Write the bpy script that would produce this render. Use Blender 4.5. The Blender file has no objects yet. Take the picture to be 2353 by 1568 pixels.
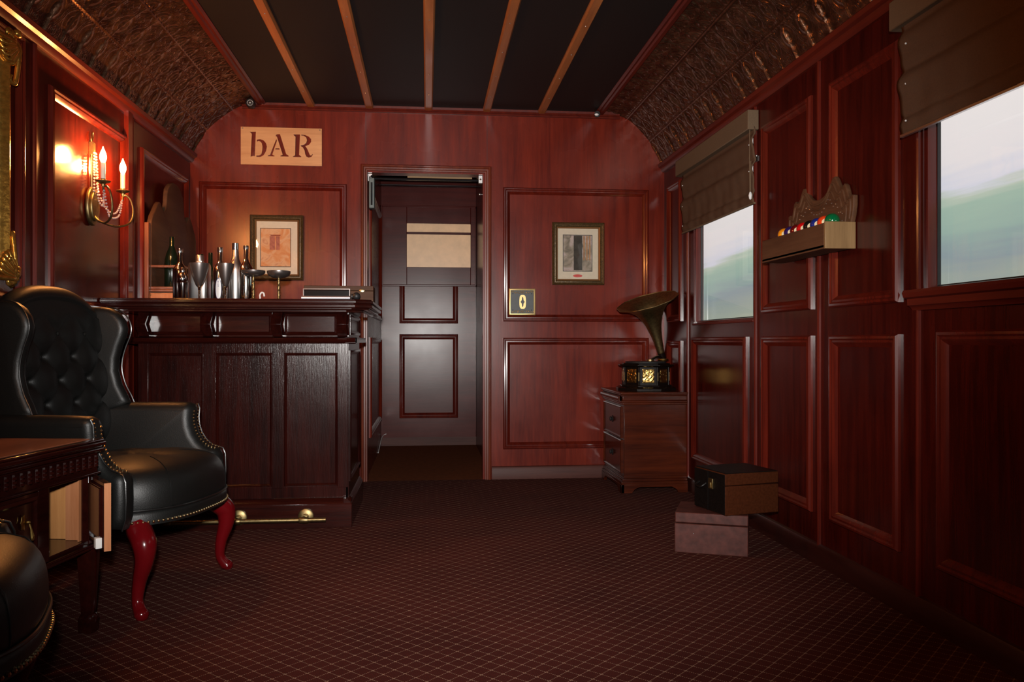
import bpy, bmesh, math, random
from mathutils import Vector, Matrix, Euler
PI = math.pi
rnd = random.Random(7)
sc = bpy.context.scene
COL = sc.collection

# ------------------------------------------------------------ camera
CAM_H = .92
cd = bpy.data.cameras.new('camera'); cam = bpy.data.objects.new('camera', cd); COL.objects.link(cam)
cam.location = (0, 0, CAM_H)
cam.rotation_euler = (PI/2 + .0007, 0, -.1026)
cd.sensor_fit = 'HORIZONTAL'; cd.sensor_width = 36; cd.lens = 36*1900/2353
cd.clip_start = .02; cd.clip_end = 60
sc.camera = cam
# ------------------------------------------------------------ world, exposure
w = bpy.data.worlds.new('world'); sc.world = w; w.use_nodes = True
w.node_tree.nodes['Background'].inputs[0].default_value = (.02, .02, .025, 1)
w.node_tree.nodes['Background'].inputs[1].default_value = .2
sc.view_settings.view_transform = 'Standard'; sc.view_settings.look = 'None'
sc.view_settings.gamma = 1; sc.view_settings.exposure = 0; sc.view_settings.use_curve_mapping = False
sc.cycles.use_denoising = True
sc.cycles.max_bounces = 5; sc.cycles.diffuse_bounces = 2; sc.cycles.glossy_bounces = 3
sc.cycles.use_adaptive_sampling = True; sc.cycles.adaptive_threshold = .035
sc.cycles.transmission_bounces = 4; sc.cycles.transparent_max_bounces = 8
sc.cycles.caustics_reflective = False; sc.cycles.caustics_refractive = False
sc.cycles.sample_clamp_indirect = 4.0
# ------------------------------------------------------------ the photographer's flash above the camera
FLASH_W = 760
fl = bpy.data.lights.new('camera_flash', 'SPOT'); fl.energy = FLASH_W; fl.color = (1, .97, .93)
fl.spot_size = math.radians(73); fl.spot_blend = 1; fl.shadow_soft_size = .035
fo = bpy.data.objects.new('camera_flash', fl); COL.objects.link(fo)
fo.location = (-.02, -.04, CAM_H + .17); fo.rotation_euler = (PI/2 + .03, 0, -.05)
BULB_EMIT = 1150
WINDOW_EMIT = 1.08

# ------------------------------------------------------------ room measures
D = 5.512; XL = -1.517; XR = 1.613; YB = -1.3; ZC = 2.47; ZW = 2.115
XCL = -1.07; XCR = 1.165

# ============================================================ materials
def mat(name):
    m = bpy.data.materials.new(name); m.use_nodes = True
    nt = m.node_tree; return m, nt, nt.nodes['Principled BSDF']
def N(nt, t, **kw):
    n = nt.nodes.new(t)
    for k, v in kw.items():
        if k.startswith('i_'):
            key = k[2:]
            key = int(key) if key.isdigit() else key.replace('_', ' ')
            n.inputs[key].default_value = v
        else: setattr(n, k, v)
    return n
def L(nt, a, b): nt.links.new(a, b)
def ramp(nt, fac, stops, interp='LINEAR'):
    r = nt.nodes.new('ShaderNodeValToRGB'); r.color_ramp.interpolation = interp
    e = r.color_ramp.elements
    while len(e) < len(stops): e.new(.5)
    for q, (p, c) in zip(e, stops):
        q.position = p; q.color = (*c, 1) if len(c) == 3 else c
    L(nt, fac, r.inputs[0]); return r
def math_n(nt, op, a, b=None, c=None):
    n = nt.nodes.new('ShaderNodeMath'); n.operation = op
    for i, v in enumerate((a, b, c)):
        if v is None: continue
        if isinstance(v, (int, float)): n.inputs[i].default_value = v
        else: L(nt, v, n.inputs[i])
    return n.outputs[0]
def mapped(nt, scale, rot=(0, 0, 0), loc=(0, 0, 0)):
    tc = nt.nodes.new('ShaderNodeTexCoord'); mp = nt.nodes.new('ShaderNodeMapping')
    mp.inputs['Scale'].default_value = scale; mp.inputs['Rotation'].default_value = rot; mp.inputs['Location'].default_value = loc
    L(nt, tc.outputs['Object'], mp.inputs[0]); return mp.outputs[0]
def plain(name, col, rough=.5, metal=0, spec=.5, coat=0, emit=None, es=0, bump=0, bscale=60, var=0):
    m, nt, b = mat(name)
    b.inputs['Base Color'].default_value = (*col, 1); b.inputs['Roughness'].default_value = rough
    b.inputs['Metallic'].default_value = metal; b.inputs['Specular IOR Level'].default_value = spec
    b.inputs['Coat Weight'].default_value = coat; b.inputs['Coat Roughness'].default_value = .12
    if emit: b.inputs['Emission Color'].default_value = (*emit, 1); b.inputs['Emission Strength'].default_value = es
    v = mapped(nt, (1, 1, 1))
    nz = N(nt, 'ShaderNodeTexNoise', i_Scale=bscale, i_Detail=3.0); L(nt, v, nz.inputs['Vector'])
    if var:
        c0 = tuple(x*(1-var) for x in col); c1 = tuple(min(1, x*(1+var)) for x in col)
        r = ramp(nt, nz.outputs[0], [(.3, c0), (.7, c1)]); L(nt, r.outputs[0], b.inputs['Base Color'])
    if bump:
        bp = N(nt, 'ShaderNodeBump', i_Strength=bump, i_Distance=.002); L(nt, nz.outputs[0], bp.inputs['Height']); L(nt, bp.outputs[0], b.inputs['Normal'])
    return m
def wood(name, dark, light, grain='Z', rough=.32, coat=.3, crough=.2, bump=.15, scale=1., rvar=.12, spec=.5):
    m, nt, b = mat(name)
    s = {'X': (.9, 13, 13), 'Y': (13, .9, 13), 'Z': (13, 13, .9)}[grain]
    s = tuple(k*scale for k in s)
    v = mapped(nt, s)
    n1 = N(nt, 'ShaderNodeTexNoise', i_Scale=1.6, i_Detail=6.0, i_Roughness=.6, i_Distortion=.6); L(nt, v, n1.inputs['Vector'])
    v2 = mapped(nt, tuple(k*4 for k in s))
    n2 = N(nt, 'ShaderNodeTexNoise', i_Scale=2.5, i_Detail=4.0, i_Roughness=.7); L(nt, v2, n2.inputs['Vector'])
    v3 = mapped(nt, (1, 1, 1))
    n3 = N(nt, 'ShaderNodeTexNoise', i_Scale=3.0, i_Detail=3.0); L(nt, v3, n3.inputs['Vector'])
    mx = math_n(nt, 'ADD', math_n(nt, 'MULTIPLY', n1.outputs[0], .6), math_n(nt, 'ADD', math_n(nt, 'MULTIPLY', n2.outputs[0], .22), math_n(nt, 'MULTIPLY', n3.outputs[0], .2)))
    r = ramp(nt, mx, [(.38, dark), (.64, light)]); L(nt, r.outputs[0], b.inputs['Base Color'])
    b.inputs['Specular IOR Level'].default_value = spec
    rr = math_n(nt, 'ADD', rough - rvar/2, math_n(nt, 'MULTIPLY', n3.outputs[0], rvar)); L(nt, rr, b.inputs['Roughness'])
    b.inputs['Coat Weight'].default_value = coat; b.inputs['Coat Roughness'].default_value = crough
    if bump:
        bp = N(nt, 'ShaderNodeBump', i_Strength=bump, i_Distance=.0015); L(nt, n2.outputs[0], bp.inputs['Height'])
        L(nt, bp.outputs[0], b.inputs['Normal'])
    return m
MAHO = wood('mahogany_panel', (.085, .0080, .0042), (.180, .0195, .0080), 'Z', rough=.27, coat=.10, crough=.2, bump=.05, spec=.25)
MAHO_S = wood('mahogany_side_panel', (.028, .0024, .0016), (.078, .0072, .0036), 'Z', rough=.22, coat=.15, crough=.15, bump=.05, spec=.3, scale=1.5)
TRIM = wood('mahogany_moulding', (.060, .006, .0035), (.13, .013, .006), 'Z', rough=.25, coat=.4, crough=.12, bump=.08, spec=.35)
TRIM_Y = wood('mahogany_cornice', (.07, .008, .005), (.13, .015, .007), 'Y', rough=.42, coat=.06, crough=.12, bump=.06, spec=.3)
BARW = wood('bar_wood', (.010, .0018, .0014), (.030, .0042, .0028), 'Z', rough=.2, coat=.15, crough=.14, bump=.45, scale=1.3, spec=.3)
BARX = wood('bar_wood_level', (.012, .0022, .0016), (.036, .0050, .0030), 'X', rough=.2, coat=.3, crough=.10, bump=.25, scale=1.2, spec=.3)
DOORW = wood('door_wood', (.055, .006, .0042), (.095, .0105, .0068), 'X', rough=.25, coat=.0, crough=.22, bump=.05, spec=.24)
TABLEW = wood('table_dark_wood', (.011, .0018, .0014), (.028, .004, .0026), 'Y', rough=.2, coat=.3, crough=.08, bump=.1, spec=.3)
TABLETOP = wood('table_top_wood', (.24, .066, .030), (.36, .12, .060), 'Y', rough=.3, coat=.7, crough=.06, bump=.04)
RAW = wood('raw_light_wood', (.45, .19, .060), (.64, .31, .11), 'Z', rough=.6, coat=0, bump=.1, spec=.3)
RAWB = wood('raw_edge_wood', (.38, .14, .055), (.52, .22, .10), 'Z', rough=.6, coat=0, bump=.15, spec=.3)
PLY = wood('plywood_sign', (.52, .235, .085), (.68, .36, .155), 'X', rough=.45, coat=.25, crough=.3, bump=.03)
BATT = wood('ceiling_batten_wood', (.26, .078, .020), (.46, .165, .046), 'Y', rough=.4, coat=.3, bump=.08)
STAND = wood('nightstand_wood', (.032, .0055, .0022), (.085, .0145, .0042), 'X', rough=.25, coat=.08, crough=.18, bump=.06, spec=.3)
RACK = wood('rack_wood', (.075, .030, .014), (.125, .056, .027), 'Y', rough=.6, coat=0, bump=.12, spec=.2)
RACKP = wood('rack_pale_end', (.19, .105, .040), (.31, .185, .078), 'Z', rough=.55, coat=.05, bump=.1)
OLDW = wood('old_oak', (.050, .024, .013), (.10, .048, .026), 'Y', rough=.45, coat=0, bump=.15, spec=.25)
OLDR = wood('old_red_oak', (.12, .034, .014), (.2, .06, .026), 'Z', rough=.4, coat=.3, bump=.1)
BOXW = wood('keepsake_box_wood', (.052, .023, .012), (.088, .042, .023), 'X', rough=.6, coat=0, bump=.1, spec=.15)
CHERRY = plain('cherry_lacquer', (.105, .0022, .0038), .2, coat=.3, spec=.4, var=.15, bscale=8)
LEATHER = plain('black_leather', (.0042, .0044, .0041), .46, spec=.42, coat=0, bump=.2, bscale=260, var=.2)
PIPING = plain('leather_piping', (.006, .006, .006), .3, spec=.6, bscale=200, bump=.1)
BRASS = plain('aged_brass', (.52, .33, .10), .30, metal=1, bump=.1, bscale=90, var=.15)
BRASSD = plain('dull_brass', (.30, .22, .10), .42, metal=1, bump=.15, bscale=60, var=.25)
STUDM = plain('nailhead_brass', (.62, .47, .25), .22, metal=1)
GOLD = plain('gilt_frame', (.70, .38, .075), .24, metal=.9, bump=.5, bscale=70, var=.25)
CHROME = plain('polished_steel', (.62, .60, .58), .12, metal=1)
CHROMED = plain('smoked_steel', (.32, .30, .29), .14, metal=1)
SATIN = plain('satin_steel', (.60, .58, .57), .33, metal=1)
PEWTER = plain('pewter', (.24, .21, .20), .33, metal=.9)
BLACKG = plain('black_gloss', (.008, .008, .009), .15, coat=.5)
BLACKM = plain('black_matt', (.012, .012, .013), .5, var=.2)
EBONY = plain('ebonised_wood', (.007, .004, .003), .25, spec=.2, bump=.1)
DKGLASS = plain('dark_green_glass', (.004, .010, .005), .08, coat=.6)
CEIL = plain('black_ceiling_cloth', (.0105, .0095, .0095), .55, spec=.25, bump=.1, bscale=300, var=.15)
FABRIC = plain('brown_blind_cloth', (.105, .060, .037), .9, spec=.08, bump=.4, bscale=420, var=.12)
FABTAN = plain('brown_blind_cloth_header', (.150, .100, .062), .9, spec=.08, bump=.4, bscale=420, var=.12)
VESTF = plain('vestibule_floor_lino', (.15, .045, .018), .8, spec=.08, var=.15, bscale=30)
TANP = plain('tan_lit_pane', (.50, .29, .14), .35, emit=(.62, .37, .20), es=.34, var=.18, bscale=14)
BASEB = wood('baseboard_wood', (.05, .012, .008), (.085, .024, .016), 'X', rough=.45, coat=0, bump=.1, spec=.2)
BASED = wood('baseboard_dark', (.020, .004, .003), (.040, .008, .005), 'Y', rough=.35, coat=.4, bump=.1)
CREAM = plain('mat_board_cream', (.62, .55, .42), .7, var=.04)
FRAMEM = plain('carved_frame_bronze', (.085, .050, .018), .4, metal=.4, bump=.8, bscale=150, var=.5)
FRAMEI = plain('frame_gilt_lip', (.30, .15, .06), .4, metal=.5)
SLATE = plain('plaque_slate', (.036, .042, .042), .45, var=.15, bscale=40)
GILT = plain('plaque_gilt', (.55, .40, .17), .38, metal=.7)
WHITEP = plain('white_plastic', (.75, .75, .74), .4)
RUSTBOX = plain('worn_maroon_box', (.075, .022, .017), .5, coat=0, spec=.25, bump=.3, bscale=30, var=.3)
BROWNBOX = plain('brown_leather_box', (.052, .013, .0045), .7, spec=.05, bump=.15, bscale=90, var=.2)
BLACKBOX = plain('black_leather_box', (.005, .0035, .003), .45, spec=.2, bump=.2, bscale=120, var=.3)
CANDLE = plain('ivory_candle_sleeve', (.80, .72, .58), .5)
BULB = plain('flame_bulb', (1, .8, .5), .3, emit=(1, .37, .095), es=BULB_EMIT)
REDP = plain('red_label', (.55, .05, .04), .6)

def glass_thin(name, tint=(1, 1, 1)):
    m = bpy.data.materials.new(name); m.use_nodes = True; nt = m.node_tree
    for n in list(nt.nodes): nt.nodes.remove(n)
    o = N(nt, 'ShaderNodeOutputMaterial'); t = N(nt, 'ShaderNodeBsdfTransparent'); t.inputs[0].default_value = (*tint, 1)
    g = N(nt, 'ShaderNodeBsdfGlossy'); g.inputs['Roughness'].default_value = .02; mx = N(nt, 'ShaderNodeMixShader')
    f = N(nt, 'ShaderNodeFresnel'); f.inputs[0].default_value = 1.5
    ge = N(nt, 'ShaderNodeNewGeometry'); ff = math_n(nt, 'MULTIPLY', f.outputs[0], math_n(nt, 'SUBTRACT', 1.0, ge.outputs['Backfacing']))
    L(nt, ff, mx.inputs[0]); L(nt, t.outputs[0], mx.inputs[1]); L(nt, g.outputs[0], mx.inputs[2]); L(nt, mx.outputs[0], o.inputs[0])
    return m
PANE = glass_thin('clear_pane')
m, nt, b = mat('crystal_bead'); CRYSTAL = m
b.inputs['Base Color'].default_value = (.95, .85, .85, 1); b.inputs['Roughness'].default_value = .05; b.inputs['Transmission Weight'].default_value = .6
m, nt, b = mat('mirror_glass'); MIRROR = m
b.inputs['Base Color'].default_value = (.8, .8, .8, 1); b.inputs['Metallic'].default_value = 1; b.inputs['Roughness'].default_value = .03

# carpet
m, nt, b = mat('lattice_carpet'); CARPET = m
v = mapped(nt, (1, 1, 1), rot=(0, 0, PI/4)); sp = N(nt, 'ShaderNodeSeparateXYZ'); L(nt, v, sp.inputs[0])
CELL = .0424
def fr(s, k, off=0.): return math_n(nt, 'FRACT', math_n(nt, 'ADD', math_n(nt, 'DIVIDE', s, k), off))
def linemask(a, bx):
    dist = math_n(nt, 'ABSOLUTE', math_n(nt, 'SUBTRACT', fr(a, CELL), .5))
    ln = math_n(nt, 'LESS_THAN', dist, .034)
    dd = math_n(nt, 'ABSOLUTE', math_n(nt, 'SUBTRACT', fr(bx, CELL/7), .5))
    dt = math_n(nt, 'LESS_THAN', dd, .27)
    near = math_n(nt, 'LESS_THAN', math_n(nt, 'ABSOLUTE', math_n(nt, 'SUBTRACT', fr(bx, CELL), .5)), .11)
    return math_n(nt, 'MULTIPLY', ln, math_n(nt, 'MAXIMUM', dt, near))
mk = math_n(nt, 'MAXIMUM', linemask(sp.outputs[0], sp.outputs[1]), linemask(sp.outputs[1], sp.outputs[0]))
vn = mapped(nt, (1, 1, 1)); nz = N(nt, 'ShaderNodeTexNoise', i_Scale=420., i_Detail=2.0); L(nt, vn, nz.inputs['Vector'])
nb = N(nt, 'ShaderNodeTexNoise', i_Scale=2.2, i_Detail=3.0); L(nt, vn, nb.inputs['Vector'])
cr = ramp(nt, math_n(nt, 'ADD', math_n(nt, 'MULTIPLY', nz.outputs[0], .6), math_n(nt, 'MULTIPLY', nb.outputs[0], .4)), [(.35, (.040, .0085, .007)), (.65, (.085, .019, .014))])
mxc = N(nt, 'ShaderNodeMix', data_type='RGBA'); L(nt, mk, mxc.inputs[0]); L(nt, cr.outputs[0], mxc.inputs[6]); mxc.inputs[7].default_value = (.27, .165, .115, 1)
L(nt, mxc.outputs[2], b.inputs['Base Color']); b.inputs['Roughness'].default_value = .95; b.inputs['Specular IOR Level'].default_value = .1
bp = N(nt, 'ShaderNodeBump', i_Strength=.5, i_Distance=.003); L(nt, nz.outputs[0], bp.inputs['Height']); L(nt, bp.outputs[0], b.inputs['Normal'])
# pressed tin
m, nt, b = mat('pressed_tin'); TIN = m
v = mapped(nt, (1, 1, 1)); nz = N(nt, 'ShaderNodeTexNoise', i_Scale=14., i_Detail=5.0, i_Roughness=.65); L(nt, v, nz.inputs['Vector'])
r = ramp(nt, nz.outputs[0], [(.3, (.08, .034, .02)), (.55, (.19, .095, .055)), (.75, (.30, .17, .10))]); L(nt, r.outputs[0], b.inputs['Base Color'])
b.inputs['Metallic'].default_value = .85; b.inputs['Roughness'].default_value = .27
vo = N(nt, 'ShaderNodeTexVoronoi', feature='DISTANCE_TO_EDGE', i_Scale=34.0); L(nt, v, vo.inputs['Vector'])
bp = N(nt, 'ShaderNodeBump', i_Strength=.55, i_Distance=.004); L(nt, math_n(nt, 'MINIMUM', vo.outputs['Distance'], .12), bp.inputs['Height']); L(nt, bp.outputs[0], b.inputs['Normal'])
# backlit landscape of the windows (blurred hills), runs along the wall
def scenery(name, seed):
    m, nt, b = mat(name)
    tc = N(nt, 'ShaderNodeTexCoord'); s = N(nt, 'ShaderNodeSeparateXYZ'); L(nt, tc.outputs['Object'], s.inputs[0])
    mp = N(nt, 'ShaderNodeMapping'); mp.inputs['Scale'].default_value = (1, .7, 14); mp.inputs['Location'].default_value = (seed, 0, 0); L(nt, tc.outputs['Object'], mp.inputs[0])
    st = N(nt, 'ShaderNodeTexNoise', i_Scale=2.2, i_Detail=4.0, i_Roughness=.55); L(nt, mp.outputs[0], st.inputs['Vector'])
    mp2 = N(nt, 'ShaderNodeMapping'); mp2.inputs['Scale'].default_value = (1, 1, .1); mp2.inputs['Location'].default_value = (0, seed, 0); L(nt, tc.outputs['Object'], mp2.inputs[0])
    hl = N(nt, 'ShaderNodeTexNoise', i_Scale=1.5, i_Detail=1.5); L(nt, mp2.outputs[0], hl.inputs['Vector'])
    h = math_n(nt, 'ADD', s.outputs[2], math_n(nt, 'ADD', math_n(nt, 'MULTIPLY', math_n(nt, 'SUBTRACT', st.outputs[0], .5), .13), math_n(nt, 'MULTIPLY', math_n(nt, 'SUBTRACT', hl.outputs[0], .5), .16)))
    f = math_n(nt, 'MULTIPLY', math_n(nt, 'SUBTRACT', h, 1.0), 1.0)
    c = lambda *q: tuple((x/255)**2.2 for x in q)
    r = ramp(nt, f, [(.0, c(158, 166, 146)), (.12, c(146, 156, 148)), (.19, c(132, 146, 150)), (.27, c(142, 166, 156)), (.34, c(152, 176, 160)), (.375, c(176, 188, 172)), (.41, c(205, 205, 215)), (.50, c(222, 216, 216)), (.75, c(232, 224, 220))])
    b.inputs['Base Color'].default_value = (.02, .02, .02, 1); b.inputs['Roughness'].default_value = .3
    L(nt, r.outputs[0], b.inputs['Emission Color']); b.inputs['Emission Strength'].default_value = WINDOW_EMIT
    return m
def art(name, stops, sc_, seed):
    m, nt, b = mat(name)
    v = mapped(nt, (1, 1, 1), loc=(seed, 0, 0)); n1 = N(nt, 'ShaderNodeTexNoise', i_Scale=sc_, i_Detail=5.0, i_Distortion=1.2); L(nt, v, n1.inputs['Vector'])
    r = ramp(nt, n1.outputs[0], stops); L(nt, r.outputs[0], b.inputs['Base Color']); b.inputs['Roughness'].default_value = .8
    return m

# ============================================================ mesh building
class MB:
    def __init__(s): s.v = []; s.f = []; s.m = []
    def add(s, vs, fs, m=0):
        o = len(s.v); s.v += [tuple(p) for p in vs]; s.f += [tuple(i+o for i in f) for f in fs]; s.m += [m]*len(fs)
    def box(s, x0, x1, y0, y1, z0, z1, m=0, M=None):
        vs = [(x, y, z) for x in (x0, x1) for y in (y0, y1) for z in (z0, z1)]
        if M: vs = [M @ Vector(p) for p in vs]
        s.add(vs, [(0, 1, 3, 2), (4, 6, 7, 5), (0, 4, 5, 1), (2, 3, 7, 6), (0, 2, 6, 4), (1, 5, 7, 3)], m)
    def prism(s, poly, fn0, m=0, h0=0, h1=1):
        """poly list of (a,b); fn0(a,b,h)->xyz"""
        n = len(poly)
        vs = [fn0(a, b_, h0) for a, b_ in poly] + [fn0(a, b_, h1) for a, b_ in poly]
        fs = [(i, (i+1) % n, n+(i+1) % n, n+i) for i in range(n)] + [tuple(range(n))[::-1], tuple(range(n, 2*n))]
        s.add(vs, fs, m)
    def plate(s, poly, fn0, t, r, m=0, seg=4):
        """rounded-edge slab: outline in (a,b), thickness t along h centred at 0"""
        n = len(poly); P = [Vector(p) for p in poly]
        area = sum(P[i].x*P[(i+1) % n].y - P[(i+1) % n].x*P[i].y for i in range(n))
        sg = 1 if area > 0 else -1
        nr = []
        for i in range(n):
            e1 = (P[i]-P[i-1]).normalized(); e2 = (P[(i+1) % n]-P[i]).normalized()
            q = Vector((-(e1.y+e2.y), e1.x+e2.x))*sg
            l = q.length
            q = q/l*min(1.6, 2/l if l > 1e-4 else 1) if l > 1e-4 else q
            nr.append(q)
        rings = []
        for side in (-1, 1):
            ks = range(seg, -1, -1) if side < 0 else range(seg+1)
            for k in ks:
                th = k/seg*PI/2
                off = r*(1-math.cos(th)); h = side*(t/2 - r + r*math.sin(th))
                rings.append([fn0(P[i].x+nr[i].x*off, P[i].y+nr[i].y*off, h) for i in range(n)])
        vs = [p for rg in rings for p in rg]; fs = []
        for k in range(len(rings)-1):
            for i in range(n):
                j = (i+1) % n; fs.append((k*n+i, k*n+j, (k+1)*n+j, (k+1)*n+i))
        fs.append(tuple(range(n))[::-1]); o = (len(rings)-1)*n; fs.append(tuple(range(o, o+n)))
        s.add(vs, fs, m)
    def lathe(s, prof, n=24, M=None, m=0, sq=None):
        vs = []
        for r, z in prof:
            for i in range(n):
                a = 2*PI*i/n; rr = r
                if sq: rr = r*sq(a, z)
                p = Vector((rr*math.cos(a), rr*math.sin(a), z)); vs.append(M @ p if M else p)
        fs = []
        for k in range(len(prof)-1):
            for i in range(n):
                j = (i+1) % n; fs.append((k*n+i, k*n+j, (k+1)*n+j, (k+1)*n+i))
        if prof[0][0] > 1e-4: fs.append(tuple(range(n))[::-1])
        if prof[-1][0] > 1e-4: o = (len(prof)-1)*n; fs.append(tuple(range(o, o+n)))
        s.add(vs, fs, m)
    def tube(s, pts, r, n=8, m=0, closed=False, shape=None):
        P = [Vector(p) for p in pts]; R = r if isinstance(r, (list, tuple)) else [r]*len(P)
        vs = []; up = Vector((0, 0, 1)); prev = None
        for i, p in enumerate(P):
            a = P[i-1] if (i or closed) else P[0]; b_ = P[(i+1) % len(P)] if (i < len(P)-1 or closed) else P[-1]
            t = (b_-a).normalized()
            if prev is None:
                q = up if abs(t.z) < .9 else Vector((1, 0, 0)); x = q.cross(t).normalized()
            else: x = (prev - t*prev.dot(t)).normalized()
            prev = x; y = t.cross(x)
            for k in range(n):
                an = 2*PI*k/n + (PI/n if shape == 'sq' else 0); rr = R[i]
                vs.append(p + x*math.cos(an)*rr + y*math.sin(an)*rr)
        fs = []; c = len(P)
        for i in range(c if closed else c-1):
            for k in range(n):
                j = (k+1) % n; i2 = (i+1) % c; fs.append((i*n+k, i*n+j, i2*n+j, i2*n+k))
        if not closed: fs += [tuple(range(n))[::-1], tuple(range((c-1)*n, c*n))]
        s.add(vs, fs, m)
    def ball(s, c, r, n=12, m=0, sx=1, sy=1, sz=1, M=None):
        k = max(3, n//2); vs = [(0, 0, -1)]; fs = []
        for i in range(1, k):
            a = -PI/2+PI*i/k
            for j in range(n): vs.append((math.cos(a)*math.cos(2*PI*j/n), math.cos(a)*math.sin(2*PI*j/n), math.sin(a)))
        vs.append((0, 0, 1)); top = len(vs)-1
        for j in range(n):
            fs.append((0, 1+(j+1) % n, 1+j)); fs.append((top, 1+(k-2)*n+j, 1+(k-2)*n+(j+1) % n))
            for i in range(k-2): fs.append((1+i*n+j, 1+i*n+(j+1) % n, 1+(i+1)*n+(j+1) % n, 1+(i+1)*n+j))
        out = []
        for x, y, z in vs:
            p = Vector((x*r*sx, y*r*sy, z*r*sz)); p = M @ p if M else p
            out.append(p + Vector(c))
        s.add(out, fs, m)
    def grid(s, fn0, nu, nv, m=0, cu=False):
        vs = [fn0(i/nu, j/nv) for j in range(nv+1) for i in range(nu + (0 if cu else 1))]
        W = nu if cu else nu+1; fs = []
        for j in range(nv):
            for i in range(nu):
                i2 = (i+1) % W; fs.append((j*W+i, j*W+i2, (j+1)*W+i2, (j+1)*W+i))
        s.add(vs, fs, m)
    def ring(s, u0, u1, v0, v1, prof, mp, m=0):
        """mitred picture-frame moulding; prof = [(inset, height)...]"""
        k = len(prof); vs = []
        for cu, cv, su, sv in ((u0, v0, 1, 1), (u1, v0, -1, 1), (u1, v1, -1, -1), (u0, v1, 1, -1)):
            for d, h in prof: vs.append(mp(cu+su*d, cv+sv*d, h))
        fs = []
        for c in range(4):
            c2 = (c+1) % 4
            for i in range(k-1): fs.append((c*k+i, c*k+i+1, c2*k+i+1, c2*k+i))
            fs.append((c*k+k-1, c*k, c2*k, c2*k+k-1))
        s.add(vs, fs, m)
    def build(s, name, mats, parent=None, bevel=0, ang=35, loc=None, seg=2, subsurf=0):
        me = bpy.data.meshes.new(name); me.from_pydata(s.v, [], s.f); me.update()
        if not isinstance(mats, (list, tuple)): mats = [mats]
        for q in mats: me.materials.append(q)
        me.polygons.foreach_set('material_index', s.m)
        bm = bmesh.new(); bm.from_mesh(me); bmesh.ops.recalc_face_normals(bm, faces=bm.faces); bm.to_mesh(me); bm.free()
        me.polygons.foreach_set('use_smooth', [True]*len(me.polygons))
        me.set_sharp_from_angle(angle=math.radians(ang))
        o = bpy.data.objects.new(name, me); COL.objects.link(o)
        if parent: o.parent = parent
        if loc: o.location = loc
        if bevel:
            md = o.modifiers.new('bevel', 'BEVEL'); md.width = bevel; md.segments = seg; md.limit_method = 'ANGLE'; md.angle_limit = math.radians(40)
        if subsurf:
            md = o.modifiers.new('sub', 'SUBSURF'); md.levels = subsurf; md.render_levels = subsurf
        return o
def tag(o, label, cat, group=None, kind=None):
    o['label'] = label; o['category'] = cat
    if group: o['group'] = group
    if kind: o['kind'] = kind
    return o
def thing(name, label, cat, loc=(0, 0, 0), rz=0, group=None):
    o = bpy.data.objects.new(name, None); COL.objects.link(o); o.location = loc; o.rotation_euler = (0, 0, rz); o.empty_display_size = .05
    return tag(o, label, cat, group)
def struct(o, label=None):
    o['kind'] = 'structure'
    if label: o['label'] = label
    return o
def empty_struct(name, label=None, loc=(0, 0, 0)):
    o = bpy.data.objects.new(name, None); COL.objects.link(o); o.location = loc; return struct(o, label)
def copy_tree(o, parent=None):
    c = o.copy(); COL.objects.link(c); c.parent = parent
    for ch in [q for q in bpy.data.objects if q.parent == o]: copy_tree(ch, c)
    return c
def catmull(pts, k=6, closed=False):
    P = [Vector(p) for p in pts]; n = len(P); out = []
    for i in range(n if closed else n-1):
        g = (lambda j: P[j % n]) if closed else (lambda j: P[min(max(j, 0), n-1)])
        p0, p1, p2, p3 = g(i-1), g(i), g(i+1), g(i+2)
        for q in range(k):
            t = q/k
            out.append(.5*((2*p1) + (p2-p0)*t + (2*p0-5*p1+4*p2-p3)*t*t + (3*p1-p0-3*p2+p3)*t**3))
    if not closed: out.append(P[-1])
    return out
def wend(u, v, h): return (u, D-h, v)
def wright(u, v, h): return (XR-h, u, v)
def wleft(u, v, h): return (XL+h, u, v)
# bolection: outer bead, slope in, inner bead
BOLE = [(0, 0), (0, .010), (.006, .018), (.014, .020), (.020, .015), (.028, .016), (.036, .010), (.042, .004), (.046, 0)]

# ============================================================ setting
b = MB(); b.box(XL-.1, XR+.1, YB, D, -.05, 0); struct(b.build('floor', CARPET), 'dark red carpet with a dotted cream diamond lattice')
# end wall with doorway hole
DX0, DX1, DZ = -.388, .372, 2.035
b = MB(); TH = .10
b.box(XL-.1, DX0, D, D+TH, 0, 2.62); b.box(DX1, XR+.1, D, D+TH, 0, 2.62); b.box(DX0, DX1, D, D+TH, DZ, 2.62)
for (u0, u1, v0, v1) in ((-1.46, -.523, 1.055, 1.952), (-1.46, -.523, .20, .945), (.507, 1.503, 1.055, 1.952), (.507, 1.503, .20, .945)):
    b.ring(u0, u1, v0, v1, BOLE, wend, 1)
for x in (-.40, .40): b.box(x-.004, x+.004, D-.004, D, 2.10, 2.44, 1)
struct(b.build('wall_end', [MAHO, TRIM]), 'red mahogany end wall with framed panels either side of the doorway')
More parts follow.
